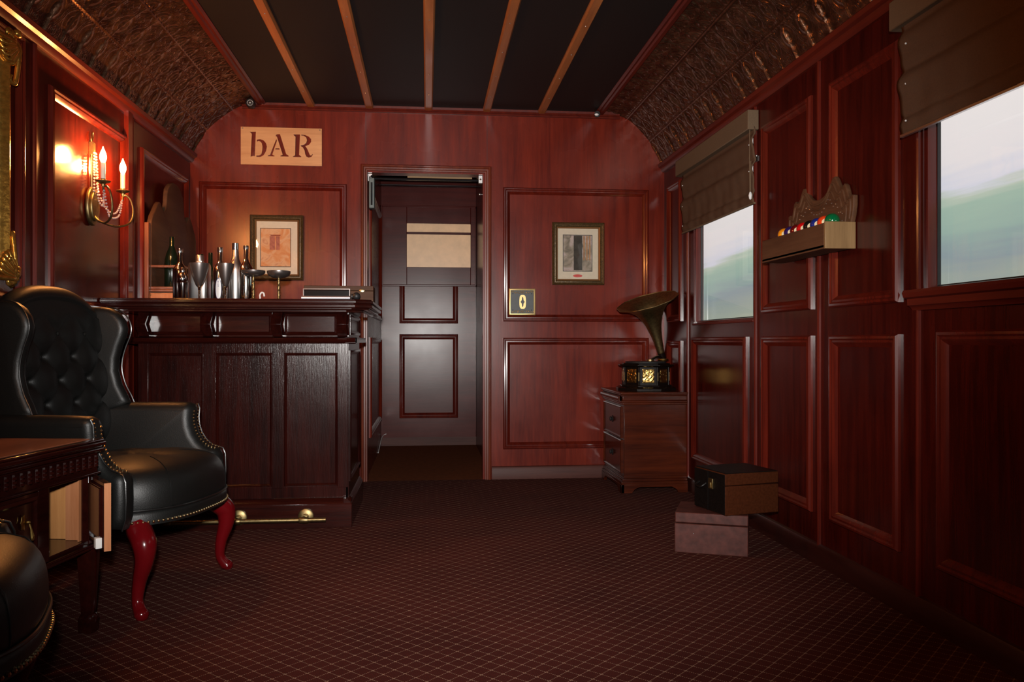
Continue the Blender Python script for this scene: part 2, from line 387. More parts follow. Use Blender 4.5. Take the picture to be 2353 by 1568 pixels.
# side walls
def vbatten(b, u, z0, z1, mp, m=1):
    w_ = .009; b.prism([(u-w_, 0), (u-w_*.8, .008), (u-w_*.3, .012), (u+w_*.3, .012), (u+w_*.8, .008), (u+w_, 0)], lambda a, h, z: mp(a, z, h), m, z0, z1)
W1 = (3.965, 4.885, 1.03, 2.03); W2 = (1.50, 2.55, 1.085, 2.03)
b = MB()
def rw(y0, y1, z0, z1): b.box(XR, XR+.09, y0, y1, z0, z1)
rw(YB, W2[0], 0, 2.3); rw(W2[0], W2[1], 0, W2[2]); rw(W2[0], W2[1], W2[3], 2.3)
rw(W2[1], W1[0], 0, 2.3); rw(W1[0], W1[1], 0, W1[2]); rw(W1[0], W1[1], W1[3], 2.3); rw(W1[1], D+.1, 0, 2.3)
for (u0, u1, v0, v1) in ((4.036, 4.885, .205, .945), (3.325, 3.835, .205, .945), (2.678, 3.16, .20, .945), (1.60, 2.461, .20, .955), (5.118, 5.403, .20, .925), (.5, 1.3, .2, .95),
                         (3.325, 3.835, 1.055, 1.955), (2.678, 3.16, 1.055, 1.955), (5.118, 5.403, 1.05, 1.955), (.5, 1.3, 1.055, 1.955)):
    b.ring(u0, u1, v0, v1, BOLE, wright, 1)
for y in (4.986, 3.925, 3.263, 2.57, 1.42, .4): vbatten(b, y, .08, 2.1, wright)
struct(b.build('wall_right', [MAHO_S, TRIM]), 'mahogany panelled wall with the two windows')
b = MB(); b.box(XL-.09, XL, YB, D+.1, 0, 2.3)
for (u0, u1, v0, v1) in ((3.50, 4.335, 1.055, 1.955), (3.50, 4.335, .2, .945), (4.57, 5.42, 1.055, 1.955), (4.57, 5.42, .2, .945), (1.9, 3.28, 1.055, 2.06), (1.9, 3.28, .2, .945), (.4, 1.75, 1.055, 1.955)):
    b.ring(u0, u1, v0, v1, BOLE, wleft, 1)
for y in (3.38, 4.447, 1.83): vbatten(b, y, .08, 2.1, wleft)
b.box(XL, XL+.022, 4.30+.04, 4.40, .08, 2.1, 1)
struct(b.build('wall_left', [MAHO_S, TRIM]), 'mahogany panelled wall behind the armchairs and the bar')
b = MB(); b.box(XL-.1, XR+.1, YB-.1, YB, 0, 2.62); struct(b.build('wall_rear', MAHO), 'mahogany wall behind the camera')
# baseboards
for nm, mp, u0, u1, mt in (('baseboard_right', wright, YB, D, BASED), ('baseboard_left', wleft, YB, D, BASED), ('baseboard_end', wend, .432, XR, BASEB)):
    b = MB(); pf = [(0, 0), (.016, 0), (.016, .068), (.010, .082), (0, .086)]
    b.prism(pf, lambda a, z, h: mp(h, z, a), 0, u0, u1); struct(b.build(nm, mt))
b = MB(); b.prism([(0, 0), (.016, 0), (.016, .068), (.010, .082), (0, .086)], lambda a, z, h: wend(h, z, a), 0, XL, -.442); struct(b.build('baseboard_end_left', BASEB))
# cornices
for nm, mp, lab in (('trim_1', wleft, 'wooden cornice rail under the left tin cove'), ('trim_2', wright, 'wooden cornice rail under the right tin cove')):
    b = MB(); pf = [(0, 2.075), (.012, 2.075), (.022, 2.085), (.026, 2.10), (.040, 2.108), (.046, 2.125), (.030, 2.14), (0, 2.14)]
    b.prism(pf, lambda a, z, h: mp(h, z, a), 0, YB, D); struct(b.build(nm, TRIM_Y), lab)
# ceiling: black centre, coves, battens
ceil = MB(); ceil.box(XCL, XCR, YB, D, ZC, ZC+.03); ceil = struct(ceil.build('ceiling', CEIL), 'black ceiling with wooden battens between pressed tin coves')
def tin_h(a, c):
    T = .149; a += .006
    x = (a/T) % 1; y = (c/T) % 1
    low = max(0, min(1, (.19-c)/.02))
    h = 0
    e = min(x, 1-x); h += .9*math.exp(-(e/.045)**2)
    e = min(y, 1-y); h += .35*math.exp(-(e/.03)**2)
    for cx, cy in ((0, 0), (1, 0), (0, 1), (1, 1)):
        r_ = math.hypot(x-cx, y-cy)
        for R_ in (.56, .49, .42): h = max(h, .75*math.exp(-((r_-R_)/.022)**2))
        h = max(h, .8*math.exp(-((r_-.22)/.05)**2))
    r_ = math.hypot(x-.5, y-.5); h = max(h, .9*math.exp(-((r_-.07)/.04)**2))
    an = math.atan2(y-.5, x-.5)
    if r_ < .36: h = max(h, .6*max(0, math.cos(4*an+PI))**2*max(0, 1-abs(r_-.22)/.12))
    e = min(x, 1-x); h = h*(1-.35*low) + low*1.5*math.exp(-(e/.05)**2)
    A = (a/(T*4)) % 1; e = min(A, 1-A)*T*4; 
    if e < .012: h = -.4+1.0*(e/.012)
    C = (c/(T*1.45)) % 1; e = min(C, 1-C)*T*1.45
    if e < .008: h = 1.2*(.5+.5*math.cos(e/.008*PI*2))
    return h
def cove(pts, sgn):
    P = catmull([(x, z, 0) for x, z in pts], 24)
    S = [0]
    for i in range(1, len(P)): S.append(S[-1]+(P[i]-P[i-1]).length)
    tot = S[-1]; nv = 120; samp = []
    for k in range(nv+1):
        s_ = tot*k/nv; j = min(max(i for i in range(len(S)) if S[i] <= s_+1e-9), len(P)-2)
        f = (s_-S[j])/max(1e-9, S[j+1]-S[j]); p = P[j].lerp(P[j+1], f); t = (P[j+1]-P[j]).normalized(); samp.append((p.x, p.y, t.x, t.y, s_))
    y0, y1 = 1.9, D; nu = 1150
    b = MB()
    def fn0(u, v):
        x, z, tx, tz, s_ = samp[int(round(v*nv))]; y = y0+(y1-y0)*u; nx, nz = (tz, -tx)
        if nz > 0: nx, nz = -nx, -nz
        h = .0065*tin_h(y, s_)
        return (x+nx*h, y, z+nz*h)
    b.grid(fn0, nu, nv)
    b.grid(lambda u, v: (samp[int(round(v*10))*12][0], YB+(y0-YB)*u, samp[int(round(v*10))*12][1]), 4, 10)
    o = b.build('tin_cove', TIN, ceil, ang=60); return o
CL = [(XL+.003, 2.10), (-1.50, 2.16), (-1.437, 2.262), (-1.346, 2.355), (-1.223, 2.441), (-1.07, 2.487)]
CR = [(XR-.003, 2.10), (1.59, 2.16), (1.535, 2.255), (1.463, 2.345), (1.348, 2.441), (1.165, 2.487)]
cove(CL, 1)['label'] = 'embossed brown tin cove on the left'; cove(CR, -1)['label'] = 'embossed brown tin cove on the right'
for x in (-.752, -.375, .011, .397, .766):
    b = MB(); pf = [(-.027, 0), (-.027, -.010), (-.019, -.020), (.019, -.020), (.027, -.010), (.027, 0)]
    b.prism(pf, lambda a, z, h: (x+a, h, ZC+z), 0, YB, D)
    for y in (3.95, 4.35, 4.75, 5.15): b.ball((x, y, ZC-.0205), .0035, 8, 1)
    b.build('batten', [BATT, SATIN], ceil)
for x, s_ in ((XCL, 1), (XCR, -1)):
    b = MB(); pf = [(.018*s_, .03), (.018*s_, -.004), (.006*s_, -.012), (-.006*s_, -.010), (-.014*s_, -.018), (-.034*s_, -.018), (-.044*s_, -.006), (-.052*s_, .006), (-.052*s_, .03)]
    pf = [(-a if False else a, z) for a, z in pf]
    b.prism([(x+.016*s_+a, ZC+z) for a, z in pf], lambda a, z, h: (a, h, z), 0, YB, D); b.build('edge_moulding', TRIM_Y, ceil)
# header across the end wall
b = MB(); b.prism([(0, 2.43), (.014, 2.43), (.020, 2.438), (.014, 2.447), (.022, 2.455), (.026, 2.52), (0, 2.52)], lambda a, z, h: wend(h, z, a), 0, -1.19, 1.30); struct(b.build('trim_3', TRIM_Y), 'wooden header strip across the top of the end wall')
# doorway casing
b = MB(); cp = [(0, 0), (0, .012), (.006, .022), (.016, .024), (.020, .018), (.030, .018), (.034, .012), (.042, .012), (.044, 0)]
outs = [(-.432, 0), (-.432, 2.088), (.428, 2.088), (.428, 0)]
k = len(cp); vs = []
for (cx, cz), (sx, sz) in zip(outs, ((1, 0), (1, -1), (-1, -1), (-1, 0))):
    for d_, h_ in cp: vs.append((cx+sx*d_, D-h_, cz+sz*d_))
fs = []
for c in range(3):
    for i in range(k-1): fs.append((c*k+i, c*k+i+1, (c+1)*k+i+1, (c+1)*k+i))
b.add(vs, fs); b.add([vs[i] for i in range(k)], [tuple(range(k))]); b.add([vs[3*k+i] for i in range(k)], [tuple(range(k))])
struct(b.build('trim_4', [wood('casing_wood', (.075, .011, .005), (.17, .030, .010), 'Z', rough=.3, coat=.6, crough=.12, bump=.06)]), 'moulded casing around the doorway')

# vestibule behind the doorway
VY = 7.38
b = MB(); b.box(-.6, .6, D, VY+.1, -.05, -.001); struct(b.build('floor_vestibule', VESTF), 'plain brown floor beyond the doorway')
b = MB(); b.box(-.48, -.40, D+TH, VY, 0, 2.75)
b.ring(D+.3, VY-.25, .25, .95, BOLE, lambda u, v, h: (-.40+h, u, v)); b.ring(D+.3, VY-.25, 1.1, 2.0, BOLE, lambda u, v, h: (-.40+h, u, v))
struct(b.build('wall_vestibule_left', MAHO))
b = MB(); b.box(.435, .52, D+TH, VY, 0, 2.75); struct(b.build('wall_vestibule_right', DOORW))
b = MB(); b.box(-.5, .55, VY, VY+.05, 0, 2.75); b.box(-.40, .435, D+TH, VY+.05, 2.62, 2.75); struct(b.build('wall_vestibule_end', DOORW))
b = MB(); b.box(-.40, .435, VY-.02, VY, 0, .07); b.box(-.40, .435, VY-.03, VY-.02, .06, .075); struct(b.build('baseboard_vestibule', BASEB))
dr = empty_struct('door_1', 'dark panelled wooden door with a tan window seen through the doorway', (0, VY-.02, 0))
def dmap(u, v, h): return (u, -h, v)
b = MB(); b.box(-.385, .425, -.015, .015, .075, 2.10)
b.ring(-.24, .275, .245, .985, BOLE, lambda u, v, h: (u, -.015-h, v), 1); b.ring(-.24, .275, 1.08, 1.50, BOLE, lambda u, v, h: (u, -.015-h, v), 1)
b.build('door_leaf', [DOORW, TRIM], dr)
b = MB(); y0, y1 = -.055, -.016
b.box(-.385, -.175, y0, y1, 1.42, 2.11); b.box(.385, .425, y0, y1, 1.42, 2.11); b.box(-.175, .385, y0, y1, 1.42, 1.575); b.box(-.175, .385, y0, y1, 1.96, 2.11)
b.box(-.175, .385, y0+.01, y1, 1.865, 1.885)
b.box(-.39, .43, y0-.012, y0, 1.405, 1.42); b.box(-.39, .43, y0-.008, y0, 2.10, 2.115)
b.build('door_upper_frame', DOORW, dr, bevel=.003)
b = MB(); b.box(-.175, .385, y1-.008, y1-.003, 1.575, 1.96); b.build('door_pane', TANP, dr)['label'] = 'tan lit window pane'
b = MB(); b.box(-.17, .40, VY-.012, VY-.002, 2.36, 2.46); struct(b.build('window_3', TANP), 'narrow tan transom strip above the inner door')
b = MB(); b.box(-.40, .435, VY-.06, VY-.001, 2.30, 2.36); b.box(-.40, -.17, VY-.06, VY-.001, 2.36, 2.5); struct(b.build('trim_5', DOORW))
# sliding door track and closer
t = thing('door_track', 'black metal rail with chrome ends inside the top of the doorway', 'rail', (0, D+.05, 2.02))
b = MB(); b.tube([(-.386, 0, -.015), (.37, 0, -.015)], .008, 10); b.build('rail', BLACKG, t)
for x in (-.374, .358):
    b = MB(); b.box(x-.012, x+.012, -.02, .02, -.035, .012); b.ball((x, -.025, -.012), .007, 8); b.build('end_bracket', SATIN, t)
t = thing('door_closer', 'grey metal closer box in the upper left of the doorway', 'door closer', (-.362, D+.03, 1.80))
b = MB(); b.box(-.018, .018, -.03, .03, 0, .20); b.build('housing', plain('closer_grey', (.10, .13, .13), .5, metal=.3), t, bevel=.004)
b = MB(); b.box(-.006, .006, -.034, -.03, .02, .17); b.tube([(0, 0, .2), (0, 0, .222)], .008, 8); b.build('slot_plate', BLACKG, t)
b = MB(); b.tube(catmull([(-.395, VY-.55, .012), (-.392, VY-.35, .05), (-.388, VY-.15, .085), (-.375, VY-.04, .10), (-.355, VY-.04, .108)], 6), .0035, 8)
tag(b.build('white_cable', WHITEP), 'thin white cable lying at the foot of the inner door', 'cable')
b = MB(); b.ball((.352, D+.01, 1.905), .010, 10); b.tube([(.352, D+.01, 1.905), (.372, D+.01, 1.905)], .005, 8); tag(b.build('door_catch', SATIN), 'small chrome catch on the right doorway jamb', 'door catch')

# windows
def window(n, W, lab, mtl, sill):
    y0, y1, z0, z1 = W
    r_ = empty_struct('window_%d' % n, lab, (XR, (y0+y1)/2, z0)); oy = (y0+y1)/2
    b = MB(); b.ring(y0+.0005-oy, y1-.0005-oy, .0005, z1-z0, [(0, -.052), (0, -.010), (.010, -.010), (.014, -.030), (.014, -.052)], lambda u, v, h: (-h, u, v)); b.build('window_frame', TRIM, r_)
    b = MB(); b.ring(y0+.013-oy, y1-.013-oy, .013, z1-z0, [(0, -.050), (0, -.040), (.006, -.038), (.006, -.050)], lambda u, v, h: (-h, u, v)); b.build('gasket', BLACKM, r_)
    b = MB(); b.box(.045, .048, y0+.013-oy, y1-.013-oy, .013, z1-z0-.01); b.build('glass_pane', PANE, r_)
    b = MB(); b.box(.062, .068, y0-oy, y1-oy, 0, z1-z0); o = b.build('backlit_landscape', mtl, None, loc=None)
    for v in o.data.vertices: v.co += Vector((XR, oy, z0))
    o.parent = r_; o.location = (-XR, -oy, -z0)   # its texture is laid out in room coordinates
    if sill:
        b = MB(); b.prism([(0, -.062), (-.012, -.062), (-.020, -.05), (-.030, -.046), (-.032, -.025), (-.045, -.02), (-.050, -.005), (-.045, .004), (0, .004), (.04, .004), (.04, -.005), (0, -.005)], lambda a, z, h: (a, h, z), 0, y0-.05-oy, y1+.04-oy); b.build('sill', TRIM_Y, r_)
    else:
        b = MB(); b.box(-.008, .04, y0-oy-.01, y1-oy+.01, -.012, .0); b.build('sill', TRIM_Y, r_, bevel=.003)
window(1, W1, 'far window with a blurred green landscape behind glass', scenery('landscape_light_far', 3.1), False)
window(2, W2, 'near window with a blurred green landscape behind glass', scenery('landscape_light_near', 8.4), True)

# roman blinds
def blind(name, y0, y1, xh, lab, cord):
    t = thing(name, lab, 'blind', (XR, (y0+y1)/2, 1.60), 0, None); oy = (y0+y1)/2
    b = MB(); b.box(xh-XR, -.002, y0-oy, y1-oy, .355, .452); b.build('header_box', FABTAN, t, bevel=.004)
    yy0, yy1 = y0+(.0 if cord else .06)-oy, y1-.04-oy
    def cx(z):   # z 0..36 ; folds
        ph = [.0, .045, .18, .32]
        o_ = 0
        for c, wd, am in ((.03, .018, .006), (.165, .03, .012), (.30, .03, .010)): o_ += am*math.exp(-((z-c)/wd)**2) - am*.8*math.exp(-((z-c-wd*1.4)/(wd*.6))**2)
        return o_
    b = MB(); xb = -.024 if cord else xh-XR+.022; nv = 60
    def f1(u, v):
        z = .37*v; wv = .0025*math.sin(u*23+v*9)+.0015*math.sin(u*61)
        return (xb - cx(z) - wv*(1-v), yy0+(yy1-yy0)*u, z + .006*math.sin(PI*u)*0)
    b.grid(f1, 60, nv)
    o = b.build('blind_cloth', FABRIC, t, ang=80); md = o.modifiers.new('s', 'SOLIDIFY'); md.thickness = .005; md.offset = -1
    b = MB(); b.box(xb-.006, xb+.005, yy0, yy1, -.008, .0); b.build('bottom_bar', SATIN if not cord else FABTAN, t)
    for zz in (.155, .285, .035):
        for yy in (yy0+.03, yy1-.05):
            b = MB(); b.ball((xb-.016, yy, zz), .0035, 8); b.build('tie_button', WHITEP, t)
    if cord:
        b = MB(); yc = y0-oy+.012
        b.tube([(xb-.02, yc, .36), (xb-.021, yc, .20), (xb-.020, yc-.002, .05)], .0022, 6); b.tube([(xb-.020, yc-.014, .20), (xb-.022, yc-.016, .05)], .0022, 6)
        b.build('pull_cord', FABTAN, t)
        b = MB(); b.lathe([(.001, 0), (.006, .004), (.009, .022), (.005, .036), (.002, .04)], 10, Matrix.Translation((xb-.02, yc-.008, .012))); b.build('cord_toggle', WHITEP, t)
        b = MB(); b.box(xb+.012, xb+.02, yc-.02, yc+.004, .20, .225); b.ball((xb+.015, yc, .23), .006, 8); b.build('cord_cleat', SATIN, t)
blind('roman_blind', 3.887, 5.07, 1.555, 'brown folded fabric blind above the far window, cord at its near end', True)
blind('roman_blind', 1.35, 2.62, 1.535, 'brown folded fabric blind cut by the right picture edge, above the near window', False)

# ============================================================ pictures, plaque, sign
def picture(lab, x0, x1, z0, z1, extra, stops, seed, ins):
    t = thing('framed_picture', lab, 'picture', (x0, D-.003, z0)); W_, H_ = x1-x0, z1-z0
    mp = lambda u, v, h: (u, -h, v)
    b = MB(); b.ring(0, W_, 0, H_, [(0, 0), (0, .022), (.006, .028), (.016, .022), (.022, .024), (.030, .016), (.030, 0)], mp); b.build('frame', FRAMEM, t)
    b = MB(); b.ring(.030, W_-.030, .030, H_-.030, [(0, 0), (0, .018), (.008, .012), (.010, .006), (.010, 0)], mp); b.build('frame_lip', FRAMEI, t)
    b = MB(); b.box(.03, W_-.03, -.005, 0, .03, H_-.03); b.build('mat_board', CREAM, t)
    a0, a1, c0, c1 = ins
    b = MB(); b.ring(a0-.004, a1+.004, c0-.004, c1+.004, [(0, .0051), (0, .0062), (.004, .0062), (.004, .0051)], mp); b.build('print_border', BLACKM, t)
    b = MB(); b.box(a0, a1, -.0058, -.004, c0, c1); pr = b.build('print', art('print_%d' % seed, stops, 14, seed), t)
    extra(pr, a0, a1, c0, c1)
    b = MB(); b.box(.036, W_-.036, -.0105, -.0095, .036, H_-.036); b.build('cover_glass', PANE, t)
    return t
sr = lambda *q: tuple((x/255)**2.2 for x in q)
def ex1(pr, a0, a1, c0, c1):
    W_ = a1-a0; H_ = c1-c0; cx = a0+W_*.5
    q = MB(); q.box(cx-W_*.20, cx-.004, -.0063, -.0058, c0+H_*.44, c0+H_*.80); q.box(cx+.002, cx+W_*.14, -.0063, -.0058, c0+H_*.44, c0+H_*.80); q.build('painted_shutters', plain('paint_rose', sr(165, 100, 82), .8, var=.2, bscale=60), pr)
    q = MB(); q.prism([(cx-W_*.25, c0+H_*.86), (cx-W_*.15, c0+H_*.81), (cx+W_*.14, c0+H_*.81), (cx+W_*.22, c0+H_*.86), (cx+W_*.18, c0+H_*.84), (cx-W_*.2, c0+H_*.84)], lambda a, z, h: (a, h, z), 0, -.0064, -.0058)
    q.build('painted_lintel', plain('paint_brown', sr(130, 60, 45), .8), pr)
picture('framed watercolour of pink shutters in a cream mat, left of the doorway', -1.138, -.800, 1.319, 1.741, ex1,
        [(.25, sr(190, 110, 60)), (.45, sr(205, 140, 90)), (.6, sr(210, 165, 125)), (.8, sr(170, 95, 60))], 11, (.066, .254, .09, .335))
def ex2(pr, a0, a1, c0, c1):
    W_ = a1-a0; H_ = c1-c0
    q = MB(); q.box(a0+W_*.36, a0+W_*.66, -.0063, -.0058, c0+.004, c1-.002); q.box(a0+W_*.40, a0+W_*.62, -.0066, -.0063, c0+H_*.28, c0+H_*.30); q.build('painted_door', plain('paint_charcoal', sr(62, 58, 52), .8, var=.3, bscale=40), pr)
    q = MB()
    for u_ in (.70, .80, .9): q.box(a0+W_*u_, a0+W_*(u_+.05), -.0062, -.0058, c0+H_*.3, c1-.003)
    q.build('painted_streaks', plain('paint_ochre', sr(165, 125, 90), .8, var=.3, bscale=30), pr)
    q = MB(); q.plate([(a0+W_*.5+.032*math.cos(k*PI/10)*(1.0), c0-.033+.010*math.sin(k*PI/10)) for k in range(20)], lambda a, z, h: (a, -.0056+h, z), .001, .0003, 0, 2); q.build('red_cartouche', REDP, pr)
picture('framed print of a dark door between pale walls, right of the doorway', .837, 1.192, 1.302, 1.722, ex2,
        [(.25, sr(90, 85, 75)), (.45, sr(150, 140, 125)), (.6, sr(180, 165, 160)), (.8, sr(130, 105, 70))], 23, (.078, .272, .095, .335))
# number plaque
t = thing('number_plaque', 'square black and brass plaque with a numeral 0 beside the doorway', 'plaque', (.546, D-.001, 1.097)); S = .178
b = MB(); b.box(.003, S-.003, -.008, 0, .003, S-.003); b.build('back_plate', SLATE, t)
b = MB(); b.ring(0, S, 0, S, [(0, 0), (0, .011), (.003, .013), (.010, .013), (.012, .008), (.012, 0)], lambda u, v, h: (u, -h, v)); b.build('border', GILT, t)
b = MB(); n = 40; cx, cz = .092, .089
def se(a, rx, rz, p): c_, s_ = math.cos(a), math.sin(a); return (rx*abs(c_)**(2/p)*(1 if c_ > 0 else -1), rz*abs(s_)**(2/p)*(1 if s_ > 0 else -1))
vs = []; 
for hh in (-.008, -.012):
    for rx, rz, p in ((.022, .047, 3.2), (.0065, .034, 2.2)):
        for k in range(n):
            dx, dz = se(2*PI*k/n, rx, rz, p)
            if rx < .01: dx *= 1+1.2*max(0, 1-abs(dz)/.012)
            vs.append((cx+dx, hh, cz+dz))
fs = []
for k in range(n):
    j = (k+1) % n
    fs += [(2*n+k, 2*n+j, 3*n+j, 3*n+k), (k, j, 2*n+j, 2*n+k), (n+j, n+k, 3*n+k, 3*n+j)]
b.add(vs, fs); b.build('numeral_0', GILT, t, ang=40)
for sv, z_ in ((1, S-.024), (-1, .024)):
    b = MB()
    for sx in (1, -1):
        def sp_(cx_, cz_, r0, a0, a1, k=12): return [(cx_+sx*(r0*(1-q/k*.75))*math.cos(a0+(a1-a0)*q/k), -.0095, cz_+sv*(r0*(1-q/k*.75))*math.sin(a0+(a1-a0)*q/k)) for q in range(k+1)]
        c0 = S/2
        b.tube([(c0+sx*.0, -.0095, z_+sv*.006), (c0+sx*.014, -.0095, z_-sv*.008), (c0+sx*.026, -.0095, z_-sv*.008), (c0+sx*.030, -.0095, z_+sv*.006)], .0017, 6)
        b.tube([(c0+sx*.0, -.0095, z_-sv*.010), (c0+sx*.010, -.0095, z_+sv*.006), (c0+sx*.018, -.0095, z_+sv*.006)], .0017, 6)
        b.tube(sp_(c0+sx*.040, z_, .009, PI, PI+4.5), .0016, 6); b.tube(sp_(c0+sx*.066, z_, .009, -.5, 4.6), .0016, 6)
        b.tube([(c0+sx*.045, -.0095, z_-sv*.008), (c0+sx*.062, -.0095, z_+sv*.008)], .0016, 6)
    b.build('scroll_ornament', GILT, t)
for x, z in ((.026, .034), (.026, S-.034), (S-.026, .034), (S-.026, S-.034)):
    b = MB(); b.ball((x, -.0085, z), .003, 8); b.build('screw_head', BLACKM, t)
# bar sign: stencil-cut plywood
def sign():
    K = 230/2353; U = lambda x, y: (530+x*K, 270+y*K)
    def unproj(px, py):
        a = (px-1176.5)/1900; c = -(py-785.5)/1900; yw = .1026
        rx, ry = math.cos(yw)*a+math.sin(yw), -math.sin(yw)*a+math.cos(yw); tt = D/ry; return rx*tt, CAM_H+c*tt
    polys = [
        [(455, 345), (600, 345), (575, 920), (545, 912), (480, 930), (505, 400), (490, 378)],
        [(620, 580), (625, 530), (700, 520), (780, 550), (840, 620), (858, 700), (840, 800), (780, 900), (700, 940), (610, 935), (610, 905), (680, 905), (730, 870), (750, 780), (755, 690), (735, 610), (700, 572), (660, 562)],
        [(1080, 515), (1095, 560), (985, 880), (1000, 895), (1040, 910), (1035, 925), (880, 920), (880, 905), (930, 890)],
        [(1070, 420), (1100, 405), (1165, 400), (1310, 870), (1370, 910), (1365, 930), (1175, 925), (1175, 910), (1230, 890), (1095, 465), (1068, 450)],
        [(1060, 735), (1150, 735), (1160, 765), (1055, 762)],
        [(1480, 410), (1635, 410), (1615, 890), (1670, 930), (1660, 945), (1465, 940), (1470, 925), (1520, 900), (1530, 460), (1490, 430)],
        [(1665, 415), (1750, 420), (1840, 460), (1895, 520), (1895, 590), (1850, 650), (1760, 685), (1800, 740), (1870, 900), (1900, 905), (1930, 870), (1940, 885), (1900, 940), (1840, 955), (1790, 935), (1760, 880), (1740, 780), (1700, 710), (1650, 685), (1660, 665), (1730, 650), (1780, 610), (1800, 550), (1780, 480), (1720, 440), (1665, 435)]]
    x0, x1, z0, z1 = -1.198, -.683, 2.068, 2.312
    cu = bpy.data.curves.new('sign', 'CURVE'); cu.dimensions = '2D'; cu.fill_mode = 'BOTH'; cu.extrude = .004
    def spl(pts):
        s_ = cu.splines.new('POLY'); s_.points.add(len(pts)-1)
        for q, p in zip(s_.points, pts): q.co = (p[0], p[1], 0, 1)
        s_.use_cyclic_u = True
    spl([(0, 0), (x1-x0, 0), (x1-x0, z1-z0), (0, z1-z0)])
    for p in polys: spl([(q[0]-x0, q[1]-z0) for q in (unproj(*U(*r_)) for r_ in p)])
    co = bpy.data.objects.new('tmp_sign', cu); COL.objects.link(co)
    me = bpy.data.meshes.new_from_object(co); bpy.data.objects.remove(co)
    me.transform(Matrix.Rotation(PI/2, 4, 'X')); me.name = 'sign_board'
    t = thing('bar_sign', 'pale plywood sign with stencilled letters bAR above the left picture', 'sign', (x0, D-.007, z0))
    o = bpy.data.objects.new('sign_board', me); COL.objects.link(o); o.parent = t; me.materials.clear(); me.materials.append(PLY)
    for x in (.012, x1-x0-.012):
        b = MB(); b.ball((x, -.005, z1-z0-.010), .004, 8); b.build('fixing_screw', SATIN, t)
sign()
# small camera and bracket on the header
t = thing('security_camera', 'small round black camera with a ring of lights at the left cove end', 'camera', (-1.115, D-.10, 2.435))
Mx = Matrix.Rotation(PI/2, 4, 'X')
b = MB(); b.lathe([(.001, -.03), (.024, -.028), (.028, -.01), (.028, .03), (.025, .036), (.022, .030), (.001, .030)], 20, Mx); b.build('camera_body', BLACKM, t)
b = MB()
for k in range(12): b.ball((.017*math.cos(k*PI/6), -.031, .017*math.sin(k*PI/6)), .0028, 6)
b.ball((0, -.030, 0), .005, 8); b.build('led_ring', WHITEP, t)
b = MB(); b.tube([(0, 0, .02), (.0, .01, .045), (.02, .08, .05)], .006, 8); b.build('mount', BLACKM, t)
t = thing('spot_bracket', 'small black and white fitting at the right cove end', 'fitting', (1.13, D-.07, 2.45))
b = MB(); b.lathe([(.001, 0), (.018, .002), (.02, .02), (.001, .022)], 14, Matrix.Translation((0, 0, -.012)) @ Mx); b.build('fitting_body', BLACKM, t)
b = MB(); b.ball((-.006, -.026, -.018), .009, 10, sx=1.6); b.build('white_cap', WHITEP, t)
# ============================================================ bar counter
t = thing('bar_counter', 'dark glossy panelled wooden bar counter with brackets under its top', 'bar counter', (-.91, 4.15, 0))
ox, oy = -.91, 4.15
def bb(x0, x1, y0, y1, z0, z1): return (x0-ox, x1-ox, y0-oy, y1-oy, z0, z1)
BX0, BX1, BF = -1.405, -.392, 4.205
b = MB(); b.box(*bb(BX0, BX1, BF+.016, 4.86, .09, 1.065)); b.build('carcass', BARW, t)
# counter top with clipped corners, stepped moulded edge
b = MB()
def top(o_, z0, z1):
    x0, x1, y0, y1, c = XL+.004, -.262-o_, 4.015+o_, 4.95, .075
    b.prism([(x0, y0), (x1-c, y0), (x1, y0+c), (x1, y1-c), (x1-c, y1), (x0, y1)], lambda a, q, h: (a-ox, q-oy, h), 0, z0, z1)
top(.008, 1.118, 1.124); top(0, 1.104, 1.118); top(.010, 1.098, 1.104); top(.004, 1.083, 1.098); top(.022, 1.074, 1.083); top(.05, 1.062, 1.074)
b.build('counter_top', BARX, t, bevel=.0025)
# face frame: stiles and rails
b = MB()
for x0, x1 in ((BX0, -1.355), (-1.095, -1.035), (-.765, -.705), (-.445, BX1)): b.box(*bb(x0, x1, BF-.001, BF+.03, .19, 1.066))
b.box(*bb(BX0, BX1, BF, BF+.03, .13, .20)); b.box(*bb(BX0, BX1, BF, BF+.03, .862, .925))
b.build('face_frame', BARW, t, bevel=.002)
for x0, x1 in ((-1.355, -1.095), (-1.035, -.765), (-.705, -.445)):
    b = MB(); b.ring(x0-.004-ox, x1+.004-ox, .196, .866, [(0, 0), (0, .008), (.008, .012), (.014, .008), (.018, 0)], lambda u, v, h: (u, BF+.014-oy-h, v))
    b.box(*bb(x0-.01, x1+.01, BF+.010, BF+.02, .19, .87)); b.build('lower_panel', BARW, t)
    b = MB(); b.ring(x0-.002-ox, x1+.002-ox, .952, 1.062, [(0, 0), (0, .012), (.007, .018), (.014, .012), (.018, .004), (.018, 0)], lambda u, v, h: (u, BF+.006-oy-h, v))
    b.box(*bb(x0-.01, x1+.01, BF, BF+.02, .945, 1.066)); b.build('frieze_panel', BARX, t)
b = MB(); b.prism([(BF+.03, .908), (BF-.045, .912), (BF-.058, .922), (BF-.062, .930), (BF-.055, .938), (BF-.03, .944), (BF+.03, .944)], lambda a, z, h: (h-ox, a-oy, z), 0, BX0-.035, BX1+.04)
b.box(*bb(BX1-.01, BX1+.04, BF-.05, 4.86, .914, .94)); b.build('ledge_moulding', BARX, t)
